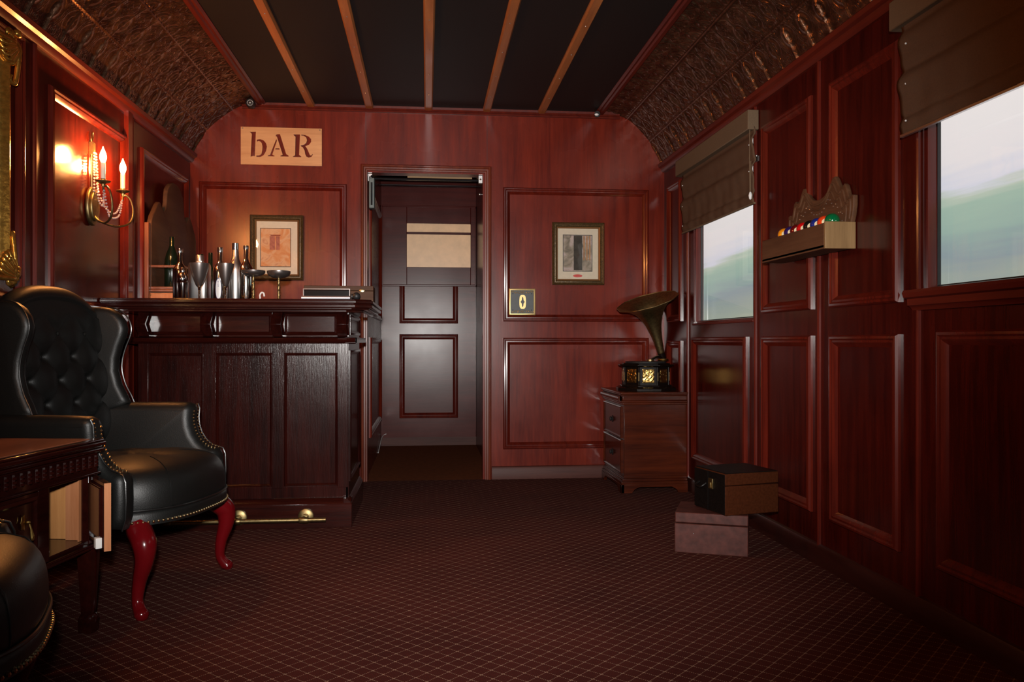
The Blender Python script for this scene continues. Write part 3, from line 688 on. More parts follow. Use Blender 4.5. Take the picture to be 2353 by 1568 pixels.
for x in (-1.335, -1.035+.0, -.705, -.392):
    b = MB(); b.prism([(BF+.01, .944), (BF-.05, .944), (BF-.115, 1.004), (BF-.05, 1.064), (BF+.01, 1.064)], lambda a, z, h: (h-ox, a-oy, z), 0, x-.048, x)
    b.prism([(BF+.01, .95), (BF-.03, .955), (BF-.075, 1.004), (BF-.03, 1.054), (BF+.01, 1.06)], lambda a, z, h: (h-ox, a-oy, z), 0, x, x+.008)
    b.build('corbel', BARW, t, bevel=.002)
b = MB(); b.ring(4.235-oy, 4.83-oy, .215, .875, [(0, 0), (0, .008), (.010, .012), (.022, .006), (.024, 0)], lambda u, v, h: (BX1-ox+h, u, v)); b.ring(4.235-oy, 4.83-oy, .955, 1.055, [(0, 0), (0, .008), (.010, .012), (.022, .006), (.024, 0)], lambda u, v, h: (BX1-ox+h, u, v))
b.box(*bb(BX1-.01, BX1+.002, BF, 4.86, .1, 1.065)); b.build('end_panel', BARW, t)
b = MB(); b.box(*bb(BX0-.02, BX1+.022, 4.155, 4.875, 0, .115)); b.prism([(4.155, .115), (4.162, .128), (4.178, .138), (4.20, .142), (4.24, .142), (4.24, .10)], lambda a, z, h: (h-ox, a-oy, z), 0, BX0-.02, BX1+.018)
b.prism([(BX1+.022, .115), (BX1+.012, .13), (BX1, .142), (BX1-.02, .142), (BX1-.02, .10)], lambda a, z, h: (a-ox, h-oy, z), 0, 4.157, 4.87)
b.build('plinth', BARX, t, bevel=.002)
b = MB(); b.tube([(-1.33-ox, 4.075-oy, .058), (-.487-ox, 4.075-oy, .058)], .0105, 14); rail = b.build('foot_rail', BRASSD, t)
for x in (-1.23, -.912, -.592):
    b = MB(); b.lathe([(.001, 0), (.038, 0), (.038, .004), (.034, .007), (.015, .009), (.014, .05), (.016, .055), (.001, .056)], 22, Matrix.Translation((x-ox, 4.153-oy, .060)) @ Matrix.Rotation(PI/2, 4, 'X'))
    b.ball((x-ox, 4.078-oy, .058), .0175, 14); b.lathe([(.013, -.022), (.0145, -.018), (.0145, .018), (.013, .022)], 14, Matrix.Translation((x-ox, 4.075-oy, .058)) @ Matrix.Rotation(PI/2, 4, 'Y'))
    b.build('rail_bracket', BRASSD, rail)

# ============================================================ things on the bar
BT = 1.124
def lathe_thing(name, lab, cat, x, y, parts, group=None, z=BT, n=28):
    t = thing(name, lab, cat, (x, y, z), 0, group)
    for pn, prof, mt in parts:
        b = MB(); b.lathe(prof, n); b.build(pn, mt, t, ang=50)
    return t
def bprof(r, hs, hn, rn, ht):   # body radius, shoulder z, neck start z, neck radius, top
    return [(.001, .004), (r*.5, .002), (r*.94, 0), (r, .006), (r, hs), (r*.95, hs+(hn-hs)*.3), (r*.74, hs+(hn-hs)*.65), (rn*1.25, hn), (rn, hn+.012), (rn*.94, ht)]
lathe_thing('steel_bottle', 'dark mirror bottle with thin neck, leftmost on the bar behind the shaker', 'bottle', -1.236, 4.31, [
    ('bottle_body', bprof(.034, .150, .188, .0115, .245), CHROMED), ('bottle_cap', [(.001, .243), (.0145, .243), (.0150, .247), (.0145, .264), (.001, .265)], CHROME)])
lathe_thing('cocktail_shaker', 'small three piece steel cocktail shaker at the left end of the bar', 'cocktail shaker', -1.197, 4.22, [
    ('shaker_tin', [(.001, 0), (.017, 0), (.019, .004), (.0255, .085), (.001, .086)], CHROMED),
    ('strainer', [(.0255, .085), (.0275, .087), (.0275, .118), (.024, .125), (.0185, .134), (.001, .135)], CHROME),
    ('shaker_cap', [(.013, .134), (.0145, .137), (.013, .152), (.009, .162), (.001, .164)], CHROME)])
t = thing('steel_flask', 'wide square shouldered steel bottle with grey cap', 'bottle', (-1.170, 4.425, BT))
b = MB(); sq = lambda a, z: 1/((abs(math.cos(a))**5+abs(math.sin(a))**5)**.2)
b.lathe([(.001, .002), (.047, 0), (.050, .006), (.050, .185), (.047, .197), (.03, .204), (.019, .206), (.019, .212)], 40, sq=sq); b.build('flask_body', SATIN, t, ang=50)
b = MB(); b.lathe([(.001, .244), (.0195, .243), (.0205, .240), (.0205, .212), (.001, .211)], 24); b.build('flask_cap', SATIN, t)
lathe_thing('dark_bottle', 'thin dark bottle neck showing behind the wide steel bottle', 'bottle', -1.185, 4.70, [('bottle_body', bprof(.032, .15, .20, .012, .285), DKGLASS)])
lathe_thing('dark_bottle', 'dark bottle behind the grey cap of the wide steel bottle', 'bottle', -1.20, 4.56, [('bottle_body', bprof(.035, .15, .20, .014, .262), DKGLASS)])['label'] = 'dark bottle standing between the leftmost mirror bottle and the grey capped one'
t = lathe_thing('steel_bottle', 'mirror steel bottle with a white oval label, third bottle from the left', 'bottle', -1.045, 4.33, [
    ('bottle_body', bprof(.0355, .150, .195, .0125, .255), CHROME), ('bottle_cap', [(.001, .25), (.0135, .25), (.0140, .254), (.0135, .274), (.001, .276)], CHROME)])
b = MB()
for rx, rz, rr, m_ in ((.0135, .052, .0362, 0), (.0155, .056, .0359, 1)):
    b.grid(lambda u, v: (lambda q, zz: (rr*math.sin(q), -rr*math.cos(q), .062+zz))((2*u-1)*(rx/.036)*math.sqrt(max(0, 1-(2*v-1)**2*.999)), (2*v-1)*rz), 8, 14, m_)
b.build('oval_label', [WHITEP, plain('label_blue', (.03, .03, .12), .4)], t)
b = MB()
for i_, z in enumerate((.098, .090, .080, .074)):
    b.box(-.004+.001*(i_ % 2), .003, -.0368, -.0364, z, z+.0025)
b.build('label_print', plain('label_ink', (.08, .09, .25), .5), t)
lathe_thing('steel_bottle', 'tallest bottle on the bar, satin steel with bright screw cap', 'bottle', -.985, 4.40, [
    ('bottle_body', [(.001, .002), (.034, 0), (.0365, .006), (.0365, .165), (.034, .185), (.027, .205), (.0195, .222), (.017, .24), (.0155, .27), (.001, .271)], SATIN), ('bottle_cap', [(.001, .27), (.0160, .27), (.0165, .273), (.0160, .302), (.0165, .305), (.001, .306)], CHROME)])
t = lathe_thing('steel_bottle', 'fluted mirror steel bottle, rightmost of the upright bottles', 'bottle', -.920, 4.345, [
    ('bottle_cap', [(.001, .268), (.0135, .268), (.0140, .271), (.0135, .286), (.001, .287)], CHROME)])
b = MB(); b.lathe(bprof(.0345, .160, .205, .0120, .270), 48, sq=lambda a, z: 1-.03*abs(math.sin(6*a)) if z < .14 else 1); b.build('bottle_body', CHROME, t, ang=50)
def goblet(lab, x, y, r):
    lathe_thing('goblet', lab, 'goblet', x, y, [
        ('bowl', [(r, .182), (r-.0015, .183), (r*.62, .125), (r*.33, .085), (.001, .082)][::1]+[], PEWTER), ('bowl_outer', [(r, .182), (r*.95, .165), (r*.66, .118), (r*.38, .080), (.010, .070), (.001, .070)], PEWTER),
        ('stem', [(.008, .070), (.0095, .066), (.006, .062), (.0065, .050), (.0045, .048), (.0065, .038), (.0045, .036), (.0065, .026), (.005, .012), (.008, .008)], CHROME),
        ('foot', [(.001, .012), (.008, .009), (.028, .004), (.030, .001), (.001, 0)], BRASSD)])
goblet('conical pewter goblet standing before the wide steel bottle', -1.118, 4.22, .049)
goblet('conical pewter goblet standing before the labelled bottle', -.992, 4.22, .041)
def coupe(lab, x, y, s_=1, drop=.028):
    t = thing('coupe_glass', lab, 'coupe', (x, y, BT))
    zt = .150*s_
    b = MB(); b.lathe([(.055, zt), (.058, zt-.001), (.057, zt-.012), (.050, zt-drop*.7), (.030, zt-drop), (.010, zt-drop-.004), (.001, zt-drop-.004)], 28); b.lathe([(.055, zt), (.050, zt-.014), (.03, zt-drop+.004), (.001, zt-drop+.003)], 28); b.build('bowl', PEWTER, t, ang=50)
    b = MB(); zs = zt-drop-.004; prof = []
    for k in range(25): q = k/24; prof.append((.0068+.0017*math.sin(q*50), .012+(zs-.012)*q))
    b.lathe([(.0095, .010)]+prof+[(.009, zs)], 14, sq=lambda a, z: 1+.10*math.sin(2*a+z*300)); b.build('stem', BRASSD, t, ang=60)
    b = MB(); b.lathe([(.001, .014), (.010, .012), (.026, .005), (.030, .001), (.001, 0)], 24); b.build('foot', BRASSD, t)
coupe('silver coupe with twisted stem, left one, partly before a bottle', -.858, 4.22)
coupe('silver coupe with twisted stem, standing alone right of the other', -.738, 4.24, 1.0, .034)
b = MB(); b.tube(catmull([(-.838, 4.27, BT+.001), (-.835, 4.27, BT+.014), (-.836, 4.27, BT+.030), (-.828, 4.27, BT+.043), (-.818, 4.27, BT+.040), (-.815, 4.27, BT+.028)], 6), .0042, 8); b.ball((-.839, 4.27, BT+.006), .006, 8); b.ball((-.815, 4.27, BT+.027), .0052, 8)
tag(b.build('white_hook', WHITEP), 'little white hook standing between the two silver coupes', 'hook')
# wooden box with brass clasp
t = thing('wooden_box', 'flat brown wooden box with a brass clasp at the right of the bar', 'box', (-.475, 4.27, BT), math.radians(1))
b = MB(); b.box(-.14, .205, -.035, .16, 0, .052); b.build('box_base', BOXW, t, bevel=.002)
b = MB(); b.box(-.14, .205, -.035, .16, .0535, .078); b.build('box_lid', BOXW, t, bevel=.002)
b = MB(); n = 16; b.plate([(.015*math.cos(k*2*PI/n)*(1 if k % 4 else 1.0)*(.72+.28*abs(math.cos(2*(k*2*PI/n)))), .0105*math.sin(k*2*PI/n)*(.75+.25*abs(math.sin(2*k*2*PI/n)))) for k in range(n)], lambda a, z, h: (.147+a, -.037-h, .0535+z), .003, .001, 0, 2); b.build('clasp', STUDM, t)
# display tray
t = thing('display_tray', 'black glass topped tray propped flat with a bright metal front edge', 'tray', (-.480, 4.135, BT), math.radians(-2))
b = MB(); b.tube([(-.130, -.006, .0105), (.105, -.006, .0105)], .0105, 16); b.build('front_edge', plain('brushed_silver', (.85, .85, .92), .42, metal=1), t)
b = MB(); b.box(-.125, .103, .006, .030, .0, .050); b.build('tray_body', BLACKG, t, bevel=.002)
b = MB(); b.ring(-.125, .103, .014, .056, [(0, 0), (0, .004), (.003, .004), (.003, 0)], lambda u, v, h: (u, .006-h, v)); b.build('tray_rim', PEWTER, t)
b = MB(); b.ball((-.345, 4.13, BT+.0195), .0195, 18); b.lathe([(.012, -.004), (.012, .02)], 12, Matrix.Translation((-.350, 4.135, BT+.019)) @ Matrix.Rotation(-PI/2, 4, 'Y'))
tag(b.build('black_ball', BLACKM), 'matt black ball at the right end of the black tray', 'ball')

# ============================================================ old oak shelf unit on the left wall behind the bar
t = thing('wall_shelf', 'old carved oak shelf unit with scrolled back on the left wall behind the bar', 'shelf', (XL+.024, 5.03, 1.125)); sx, sy, sz = XL+.024, 5.03, 1.125
half = [(-.43, 1.145), (-.43, 1.56), (-.405, 1.60), (-.375, 1.625), (-.335, 1.665), (-.30, 1.69), (-.275, 1.69), (-.25, 1.665), (-.215, 1.650), (-.185, 1.668), (-.165, 1.71), (-.158, 1.755), (-.145, 1.79), (-.10, 1.825), (-.04, 1.845)]
out = half + [(-a, z) for a, z in half[::-1]]
b = MB(); b.plate([(a, z-sz) for a, z in out], lambda a, z, h: (.014+h, a, z), .026, .006, 0, 3); b.build('scrolled_back', OLDW, t)
b = MB(); b.box(.0, .19, -.43, .42, .075, .090); b.box(.0, .195, -.435, .425, .062, .075); b.build('shelf_board', OLDR, t, bevel=.003)
b = MB(); b.box(.172, .186, -.428, .42, .192, .206); b.box(.0, .186, -.430, -.414, .192, .206); b.build('gallery_rail', OLDR, t, bevel=.003)
for x, y in ((.176, -.42), (.176, .0), (.176, .40)):
    b = MB(); b.lathe([(.012, .090), (.013, .094), (.008, .100), (.012, .112), (.013, .118), (.008, .128), (.012, .142), (.0135, .150), (.012, .158), (.007, .166), (.011, .178), (.012, .192)], 14, Matrix.Translation((x, y, 0))); b.build('spindle', OLDR, t)
b = MB(); b.box(.0, .185, -.428, .42, .0, .062); b.build('lower_case', OLDW, t)
b = MB(); b.box(.01, .18, -.436, -.428, .008, .055); d_ = b.build('end_drawer', RAWB, t, bevel=.003)
for x in (.025, .165):
    b = MB(); b.ball((x, -.439, .045), .0035, 8); b.build('drawer_pin', BRASSD, d_)
b = MB(); b.box(0, .024, -.468, -.432, -.0, .43); b.build('side_post', OLDR, t, bevel=.004)
lathe_thing('wine_bottle', 'dark green wine bottle standing on the old oak shelf', 'bottle', -1.405, 4.75, [('bottle_body', bprof(.040, .13, .225, .0135, .285), DKGLASS)], z=1.2155)
# ============================================================ candle wall light
def sconce(loc, lab):
    t = thing('candle_sconce', lab, 'wall light', loc)     # origin at wall, plate centre
    b = MB(); n = 28
    b.plate([(.062*math.cos(2*PI*k/n), .088*math.sin(2*PI*k/n)) for k in range(n)], lambda a, z, h: (.010+h, a, z), .018, .007, 0, 4)
    b.plate([(.045*math.cos(2*PI*k/n), .068*math.sin(2*PI*k/n)) for k in range(n)], lambda a, z, h: (.022+h, a, z), .012, .005, 0, 3); b.build('backplate', BRASSD, t)
    b = MB(); b.box(.0, .018, -.012, .012, .235, .290); b.box(.018, .021, -.009, .009, .24, .285); b.tube([(.008, 0, .08), (.008, 0, .24)], .005, 8)
    b.tube(catmull([(.009, -.004, .288), (.009, -.010, .305), (.009, 0, .330), (.009, .012, .338), (.009, .014, .318), (.009, .004, .300)], 5), .0032, 8); b.build('hanging_bracket', BRASSD, t)
    for sgn, yb in ((-1, -.075), (1, .165)):
        yc = yb
        b = MB()
        b.tube(catmull([(.020, sgn*.010, -.04), (.045, sgn*.02, -.068), (.085, yc*.55, -.078), (.118, yc*.95, -.052), (.128, yc+sgn*.012, .0), (.118, yc+sgn*.012, .055), (.098, yc+sgn*.004, .080), (.085, yc, .072), (.088, yc-sgn*.01, .055)], 7), .0048, 10)
        b.tube([(.085, yc, .078), (.085, yc, .094)], .008, 10); a_ = b.build('arm', BRASSD, t)
        b = MB(); b.lathe([(.001, .088), (.010, .088), (.014, .092), (.029, .097), (.032, .102), (.030, .103), (.012, .099), (.011, .112), (.001, .112)], 22, Matrix.Translation((.085, yc, 0))); b.build('drip_pan', BRASSD, a_)
        b = MB(); b.lathe([(.0105, .100), (.0105, .182), (.008, .184), (.001, .184)], 18, Matrix.Translation((.085, yc, 0))); b.build('candle_sleeve', CANDLE, a_)
        b = MB(); b.lathe([(.006, .183), (.009, .188), (.0135, .200), (.0145, .209), (.012, .224), (.006, .238), (.0025, .248), (.001, .254)], 18, Matrix.Translation((.085, yc, 0))); b.build('flame_bulb', BULB, a_)
    def beads(pts, r, k):
        P = catmull(pts, k); q = MB()
        d = 0; q.ball(P[0], r, 8)
        for i in range(1, len(P)):
            d += (P[i]-P[i-1]).length
            if d > 2.05*r: q.ball(P[i], r, 8); d = 0
        q.build('bead_string', CRYSTAL, t)
    beads([(.022, -.010, .24), (.024, -.014, .12), (.024, -.016, .02)], .0052, 24)
    beads([(.024, .0, .24), (.03, .0, .12), (.036, .006, .03), (.05, .02, .005), (.07, -.03, .03), (.085, -.07, .08)], .0052, 16)
    beads([(.022, .012, .24), (.026, .018, .14), (.03, .02, .07), (.05, .05, .0), (.075, .10, -.015), (.085, .15, .05)], .0052, 16)
    beads([(.088, -.072, .06), (.08, .0, -.03), (.08, .05, -.045), (.085, .12, -.02), (.086, .155, .06)], .0052, 16)
    return t
sconce((XL+.001, 3.915, 1.532), 'brass wall light with two lit candle bulbs and crystal beads, left of the bar')
sconce((XL+.001, 1.30, 1.62), 'brass wall light with two lit candle bulbs on the left wall beside the photographer')
# ============================================================ gilt mirror
t = thing('wall_mirror', 'large ornate gilt framed mirror cut by the left picture edge', 'mirror', (XL+.002, 2.55, 1.12)); W_, H_ = .60, .91
mp = lambda u, v, h: (h, u, v)
b = MB(); b.ring(-W_+.03, W_-.03, .03, H_-.03, [(0, 0), (0, .025), (.012, .042), (.030, .048), (.045, .036), (.055, .020), (.075, .016), (.085, .030), (.092, .032), (.105, .014), (.112, .010), (.112, 0)], mp); b.build('frame', GOLD, t)
b = MB(); b.box(.004, .008, -W_+.13, W_-.13, .13, H_-.13); b.build('mirror_glass', MIRROR, t)
for cu, cv in ((W_-.045, H_-.05), (W_-.045, .05), (-W_+.045, H_-.05), (-W_+.045, .05)):
    b = MB(); su, sv = (-1 if cu > 0 else 1), (-1 if cv > .4 else 1)
    for k in range(7):
        a0 = k/6*PI/2 - .0; rr = .075
        ex, ez = cu-su*.012, cv-sv*.015
        p0 = Vector((.045, ex, ez)); d_ = Vector((0, math.cos(a0)*su, math.sin(a0)*sv))
        tip = p0 + d_*(.145 if k in (0, 6) else .085)
        side = Vector((0, -d_.z, d_.y))
        b.tube(catmull([p0, p0+d_*.035+side*.012+Vector((.014, 0, 0)), tip+side*.010+Vector((.004, 0, 0)), tip-side*.012+Vector((-.004, 0, 0)), tip-d_*.02-side*.006], 5), [.012]*6+[.010]*6+[.007]*6+[.004]*3, 7)
    for k in range(26):
        b.ball((.035+rnd.random()*.026, cu+su*(rnd.random()*.075-.035), cv+sv*(rnd.random()*.09-.045)), .006+rnd.random()*.009, 7, sy=1+rnd.random()*.8, sz=1+rnd.random())
    b.build('corner_leaf_carving', GOLD, t, ang=70)

# ============================================================ wingback armchairs
def armchair(loc, rz, lab):
    t = thing('wingback_armchair', lab, 'armchair', loc, rz, 'black leather wingback armchairs')
    # seat cushion (dome with one tuft)
    def plan(u):   # u in 0..1 around; superellipse, tapered to the rear
        a = 2*PI*u; c_, s_ = math.cos(a), math.sin(a)
        f = .075+.30*(abs(c_)**(2/2.6))*(1 if c_ > 0 else -1); s = .325*(abs(s_)**(2/2.8))*(1 if s_ > 0 else -1)
        k_ = max(0, min(1, (f+.22)/.40)); s *= .76+.24*k_*k_*(3-2*k_)
        return f, s
    b = MB(); prof = [(1.0, .345), (1.012, .375), (1.005, .415), (.97, .455), (.90, .480), (.78, .496), (.60, .507), (.40, .513), (.2, .516), (.001, .517)]
    nU = 64; vs = []; 
    for k_, z in prof:
        for i in range(nU):
            f, s = plan(i/nU); f = .075+(f-.075)*k_; s *= k_
            zz = z
            for bf, bs in ((.07, 0), (.07, -.16), (.07, .16), (-.06, -.08), (-.06, .08), (.19, .0)):
                d_ = math.hypot(f-bf, s-bs); zz -= .014*math.exp(-(d_/.022)**2)+.008*math.exp(-(d_/.055)**2)
            vs.append((f, s, zz))
    fs = [(k*nU+i, k*nU+(i+1) % nU, (k+1)*nU+(i+1) % nU, (k+1)*nU+i) for k in range(len(prof)-1) for i in range(nU)]
    b.add(vs, fs); b.build('seat_cushion', LEATHER, t, ang=70, subsurf=1)
    b = MB()
    for u_ in (-.085, .085):
        b = MB(); f_, s_ = plan(u_ % 1)
        b.tube([(.075+(f_-.075)*k_, s_*k_, z_+.0005) for k_, z_ in [(.5, .5095)]+[(k2, z2) for k2, z2 in reversed(prof) if k2 >= .6]], .0016, 6); b.build('seat_seam', PIPING, t)
    b = MB(); b.ball((.07, 0, .500), .010, 10, sz=.5); b.build('tuft_button', LEATHER, t)
    b = MB(); nU = 64; vs = []
    pr2 = [(.985, .300), (1.02, .303), (1.025, .335), (1.005, .350), (.99, .352)]
    for k_, z in pr2:
        for i in range(nU): f, s = plan(i/nU); vs.append((.075+(f-.075)*k_, s*k_, z))
    fs = [(k*nU+i, k*nU+(i+1) % nU, (k+1)*nU+(i+1) % nU, (k+1)*nU+i) for k in range(len(pr2)-1) for i in range(nU)]+[tuple(range(nU))]
    b.add(vs, fs); b.build('seat_rail', LEATHER, t, ang=60)
    b = MB(); b.tube([(lambda q: (.075+(q[0]-.075)*1.018, q[1]*1.018, .353))(plan(i/96)) for i in range(96)], .0045, 8, closed=True); b.build('seat_piping', PIPING, t)
    def studs(name, pts, step=.0165, r=.0052):
        q = MB(); d = step
        for i in range(1, len(pts)):
            a, c = Vector(pts[i-1]), Vector(pts[i]); l = (c-a).length
            while d < l: p = a.lerp(c, d/l); q.ball(p, r, 8); d += step
            d -= l
        o = q.build(name, STUDM, t); o['kind'] = 'stuff'; o['label'] = 'row of brass nailheads'; return o
    studs('nailhead_trim', [(lambda q: (.075+(q[0]-.075)*1.03, q[1]*1.03, .314))(plan(-.26+.52*i/80)) for i in range(81)])
    # arms: near and far
    arm = catmull([(-.27, .30), (.262, .30), (.268, .40), (.262, .478)], 3)[:-1]
    arm = [(-.27, .30), (.255, .30), (.268, .34), (.270, .40), (.268, .46), (.258, .484), (.240, .490), (.215, .498), (.190, .520), (.172, .548), (.160, .580), (.155, .61), (.156, .645), (.148, .664), (.128, .672), (.05, .673), (-.05, .672), (-.16, .672), (-.27, .672)]
    for sg in (1, -1):
        def am(a, z, h):
            q = (a+.27)/.54
            roll = .016*max(0, (z-.55)/.12) if z > .55 else 0
            return (a, sg*(.228+.052*q + (h+.0425)*(1+.0)+roll), z)
        b = MB(); b.plate(arm, am, .085, .034, 0, 6); o = b.build('armrest', LEATHER, t, ang=60)
        # front facing strip + piping on the outer edge
        q = (.27+.27)/.54
        b = MB(); e = [am(a+.003, z, .030*1) for a, z in arm[1:14]]; b.tube(e, .003, 6); b.build('arm_piping', PIPING, t)
        s1 = [am(a+.002, z+.001, .022) for a, z in arm[5:14]]; s2 = [am(a+.002, z+.001, -.012) for a, z in arm[5:13]]
        studs('arm_nailheads', s1, .0135, .0045); studs('arm_nailheads', s2, .0135, .0045)
    # wings
    wing = [(-.27, .60), (-.155, .64), (-.10, .672), (-.112, .70), (-.135, .745), (-.150, .80), (-.148, .85), (-.134, .90), (-.118, .94), (-.112, .972), (-.120, 1.005), (-.142, 1.035), (-.175, 1.055), (-.215, 1.062), (-.27, 1.058)]
    for sg in (1, -1):
        def wm(a, z, h): return (a, sg*(.262 + h + .10*max(0, (a+.27))), z)
        b = MB(); b.plate(wing, wm, .052, .024, 0, 5); b.build('wing', LEATHER, t, ang=60)
        b = MB(); b.tube([wm(a+.004, z, .022) for a, z in catmull(wing[2:14], 4)], .003, 6); b.build('wing_piping', PIPING, t)
    # tufted back
    def bk(u, v):
        s = (u*2-1); hw = .262; S_ = s*hw
        ztop = 1.130 - .085*abs(s)**2.6; z0 = .44
        nf = .72
        if v < nf:
            q = v/nf; z = z0+(ztop-.045-z0)*q; f = -.195-.045*q + .018*math.sin(PI*q) - .05*(abs(s)**3)*.0
            e = .045*math.exp(-((abs(s)-1)/.12)**2); f += e*.5
            A, Bp = .165, .175
            ph = (z-.60)/Bp; qa = math.sin(PI*(S_/A+ph)); qb = math.sin(PI*(S_/A-ph))
            tf = (abs(qa)*abs(qb))**.62
            fade = min(1, max(0, (ztop-.10-z)/.05)); 
            f += .012*tf*fade + .012*(1-fade)
            # deep dimple at lattice crossings
            best = 9
            for ii in range(-2, 3):
                for jj in range(-1, 4):
                    cs = A*(ii+.5*(jj % 2)) ; cz = .60+Bp*.5*jj*1.0
                    if jj % 2 == 0: cs = A*ii
                    best = min(best, math.hypot(S_-cs, z-cz))
            f -= (.014*math.exp(-(best/.014)**2)+.008*math.exp(-(best/.035)**2))*fade
            return (f, S_, z)
        q = (v-nf)/(1-nf)
        if q < .6:
            a = q/.6*PI; r_ = .045; return (-.24-.0+.020-.045+ .045*math.cos(a)*1.0+.0, S_, ztop-.045+r_*math.sin(a))
        q = (q-.6)/.4
        return (-.31+.02*q, S_, ztop-.045-(ztop-.045-.32)*q)
    b = MB(); b.grid(bk, 84, 150); b.grid(lambda u, v: (-.245-.05*u*1.0, .262*(1 if v > .5 else -1), .35) if False else (-.28, -.2+.4*u, .33+.02*v), 1, 1)
    b.build('tufted_back', LEATHER, t, ang=180)
    for jj in range(0, 5):
        for ii in range(-2, 3):
            A, Bp = .165, .175; cs = A*(ii+(.5 if jj % 2 else 0)); cz = .60+Bp*.5*jj
            if abs(cs) > .20 or cz > .99: continue
            fq = bk((cs/.262+1)/2, .72*(cz-.44)/((1.130-.085*abs(cs/.262)**2.6)-.045-.44))
            b = MB(); b.ball((fq[0]+.003, cs, cz), .0085, 10, sx=.55); b.build('back_button', LEATHER, t)
    # legs: cabriole front, raked rear
    for sg in (1, -1):
        P = catmull([(.255, sg*.262, .310), (.268, sg*.268, .285), (.300, sg*.292, .245), (.302, sg*.296, .19), (.283, sg*.292, .12), (.277, sg*.294, .06), (.290, sg*.302, .028), (.300, sg*.308, .014), (.300, sg*.308, .0)], 5)
        R0 = [.038, .042, .040, .031, .0225, .0185, .0215, .025, .017]; R = []
        for i in range(len(P)):
            q = i/5; j = min(int(q), 7); R.append(R0[j]+(R0[j+1]-R0[j])*(q-j))
        b = MB(); b.tube(P, R, 10); b.build('front_leg', CHERRY, t, ang=60)
        b = MB(); b.tube([(-.20, sg*.20, .31), (-.215, sg*.205, .15), (-.25, sg*.21, 0)], [.026, .022, .018], 4, shape='sq'); b.build('rear_leg', CHERRY, t, bevel=.003)
    return t
ch = armchair((-1.165, 3.215, 0), math.radians(-12.6), 'black leather wingback armchair facing right beside the bar, tufted back in view')
c2 = copy_tree(ch); c2.location = (-1.15, 1.70, 0); c2.rotation_euler = (0, 0, math.radians(17)); c2['label'] = 'black leather armchair cut off at the lower left corner, only its seat in view'

# ============================================================ side table cabinet with open door
TR = math.radians(-9.1)
t = thing('side_table', 'dark wooden side table cabinet between the armchairs with one door open', 'side table', (-1.068, 2.47, 0), TR)   # local +x forward, y along the front; half width .3, x from -.36 to 0
b = MB()
def slab(o_, z0, z1): b.box(-.36+o_, .0-o_, -.30+o_, .30-o_, z0, z1)
slab(.004, .603, .611); slab(0, .590, .603); slab(.008, .583, .590); slab(.004, .572, .583); b.build('table_top', TABLEW, t, bevel=.003)
b = MB(); b.box(-.325, -.035, -.265, .265, .6105, .6125); b.build('top_inlay', TABLETOP, t)
b = MB(); b.box(-.345, -.020, -.285, .285, .50, .572); b.box(-.350, -.012, -.29, .29, .500, .508); b.build('frieze', TABLEW, t, bevel=.002)
n_ = 17
for k in range(n_):
    y = -.262+.524*k/(n_-1)
    b = MB(); b.tube([(-.014, y, .526), (-.014, y, .562)], .0062, 6); b.ball((-.0115, y, .552), .0072, 7); b.ball((-.0115, y, .541), .0072, 7); b.ball((-.0115, y, .530), .0066, 7); b.build('turned_bead', TABLEW, t)
# case: sides, back, bottom, centre stile, floor of opening
b = MB(); b.box(-.345, -.335, -.28, .28, .285, .50); b.box(-.345, -.02, -.285, -.265, .285, .50); b.box(-.345, -.02, .265, .285, .285, .50); b.box(-.345, -.03, -.285, .285, .275, .295); b.box(-.045, -.020, -.015, .035, .285, .50); b.box(-.045, -.02, .235, .27, .285, .5); b.box(-.34, -.045, .0, .012, .29, .5)
b.build('case', TABLEW, t, bevel=.002)
b = MB(); b.box(-.334, -.329, .014, .262, .296, .499); b.box(-.33, -.046, .259, .264, .296, .499); b.box(-.33, -.046, .0135, .017, .296, .499); b.build('case_lining', RAW, t)['label'] = 'pale bare wood lining'
b = MB(); b.box(-.05, -.046, .225, .264, .296, .499) ; b.box(-.10, -.046, .243, .259, .296, .499); b.build('inner_cleat', RAWB, t)
b = MB(); b.box(-.05, -.012, -.29, .29, .268, .285); b.box(-.02, -.008, -.29, .29, .272, .279); b.build('bottom_moulding', TABLEW, t, bevel=.002)
b = MB(); b.box(-.038, -.018, -.262, -.018, .296, .497); b.ring(-.25, -.03, .306, .487, [(0, 0), (0, .006), (.008, .010), (.014, .004), (.014, 0)], lambda u, v, h: (-.018+h, u, v)); dd = b.build('closed_door', TABLEW, t)
b = MB(); n = 14; b.plate([(.010*math.cos(2*PI*k/n)*(1+.35*(k % 2)), .019*math.sin(2*PI*k/n)*(1+.2*(k % 2))) for k in range(n)], lambda a, z, h: (-.013+h, -.092+a, .425+z), .004, .0015, 0, 2)
b.ball((-.005, -.082, .424), .006, 8); b.tube([(-.002, -.082, .420), (.002, -.081, .405), (.004, -.079, .385)], [.0025, .003, .0065], 8); b.ball((.004, -.079, .381), .0062, 8, sz=1.5); b.build('drop_handle', BRASS, dd)
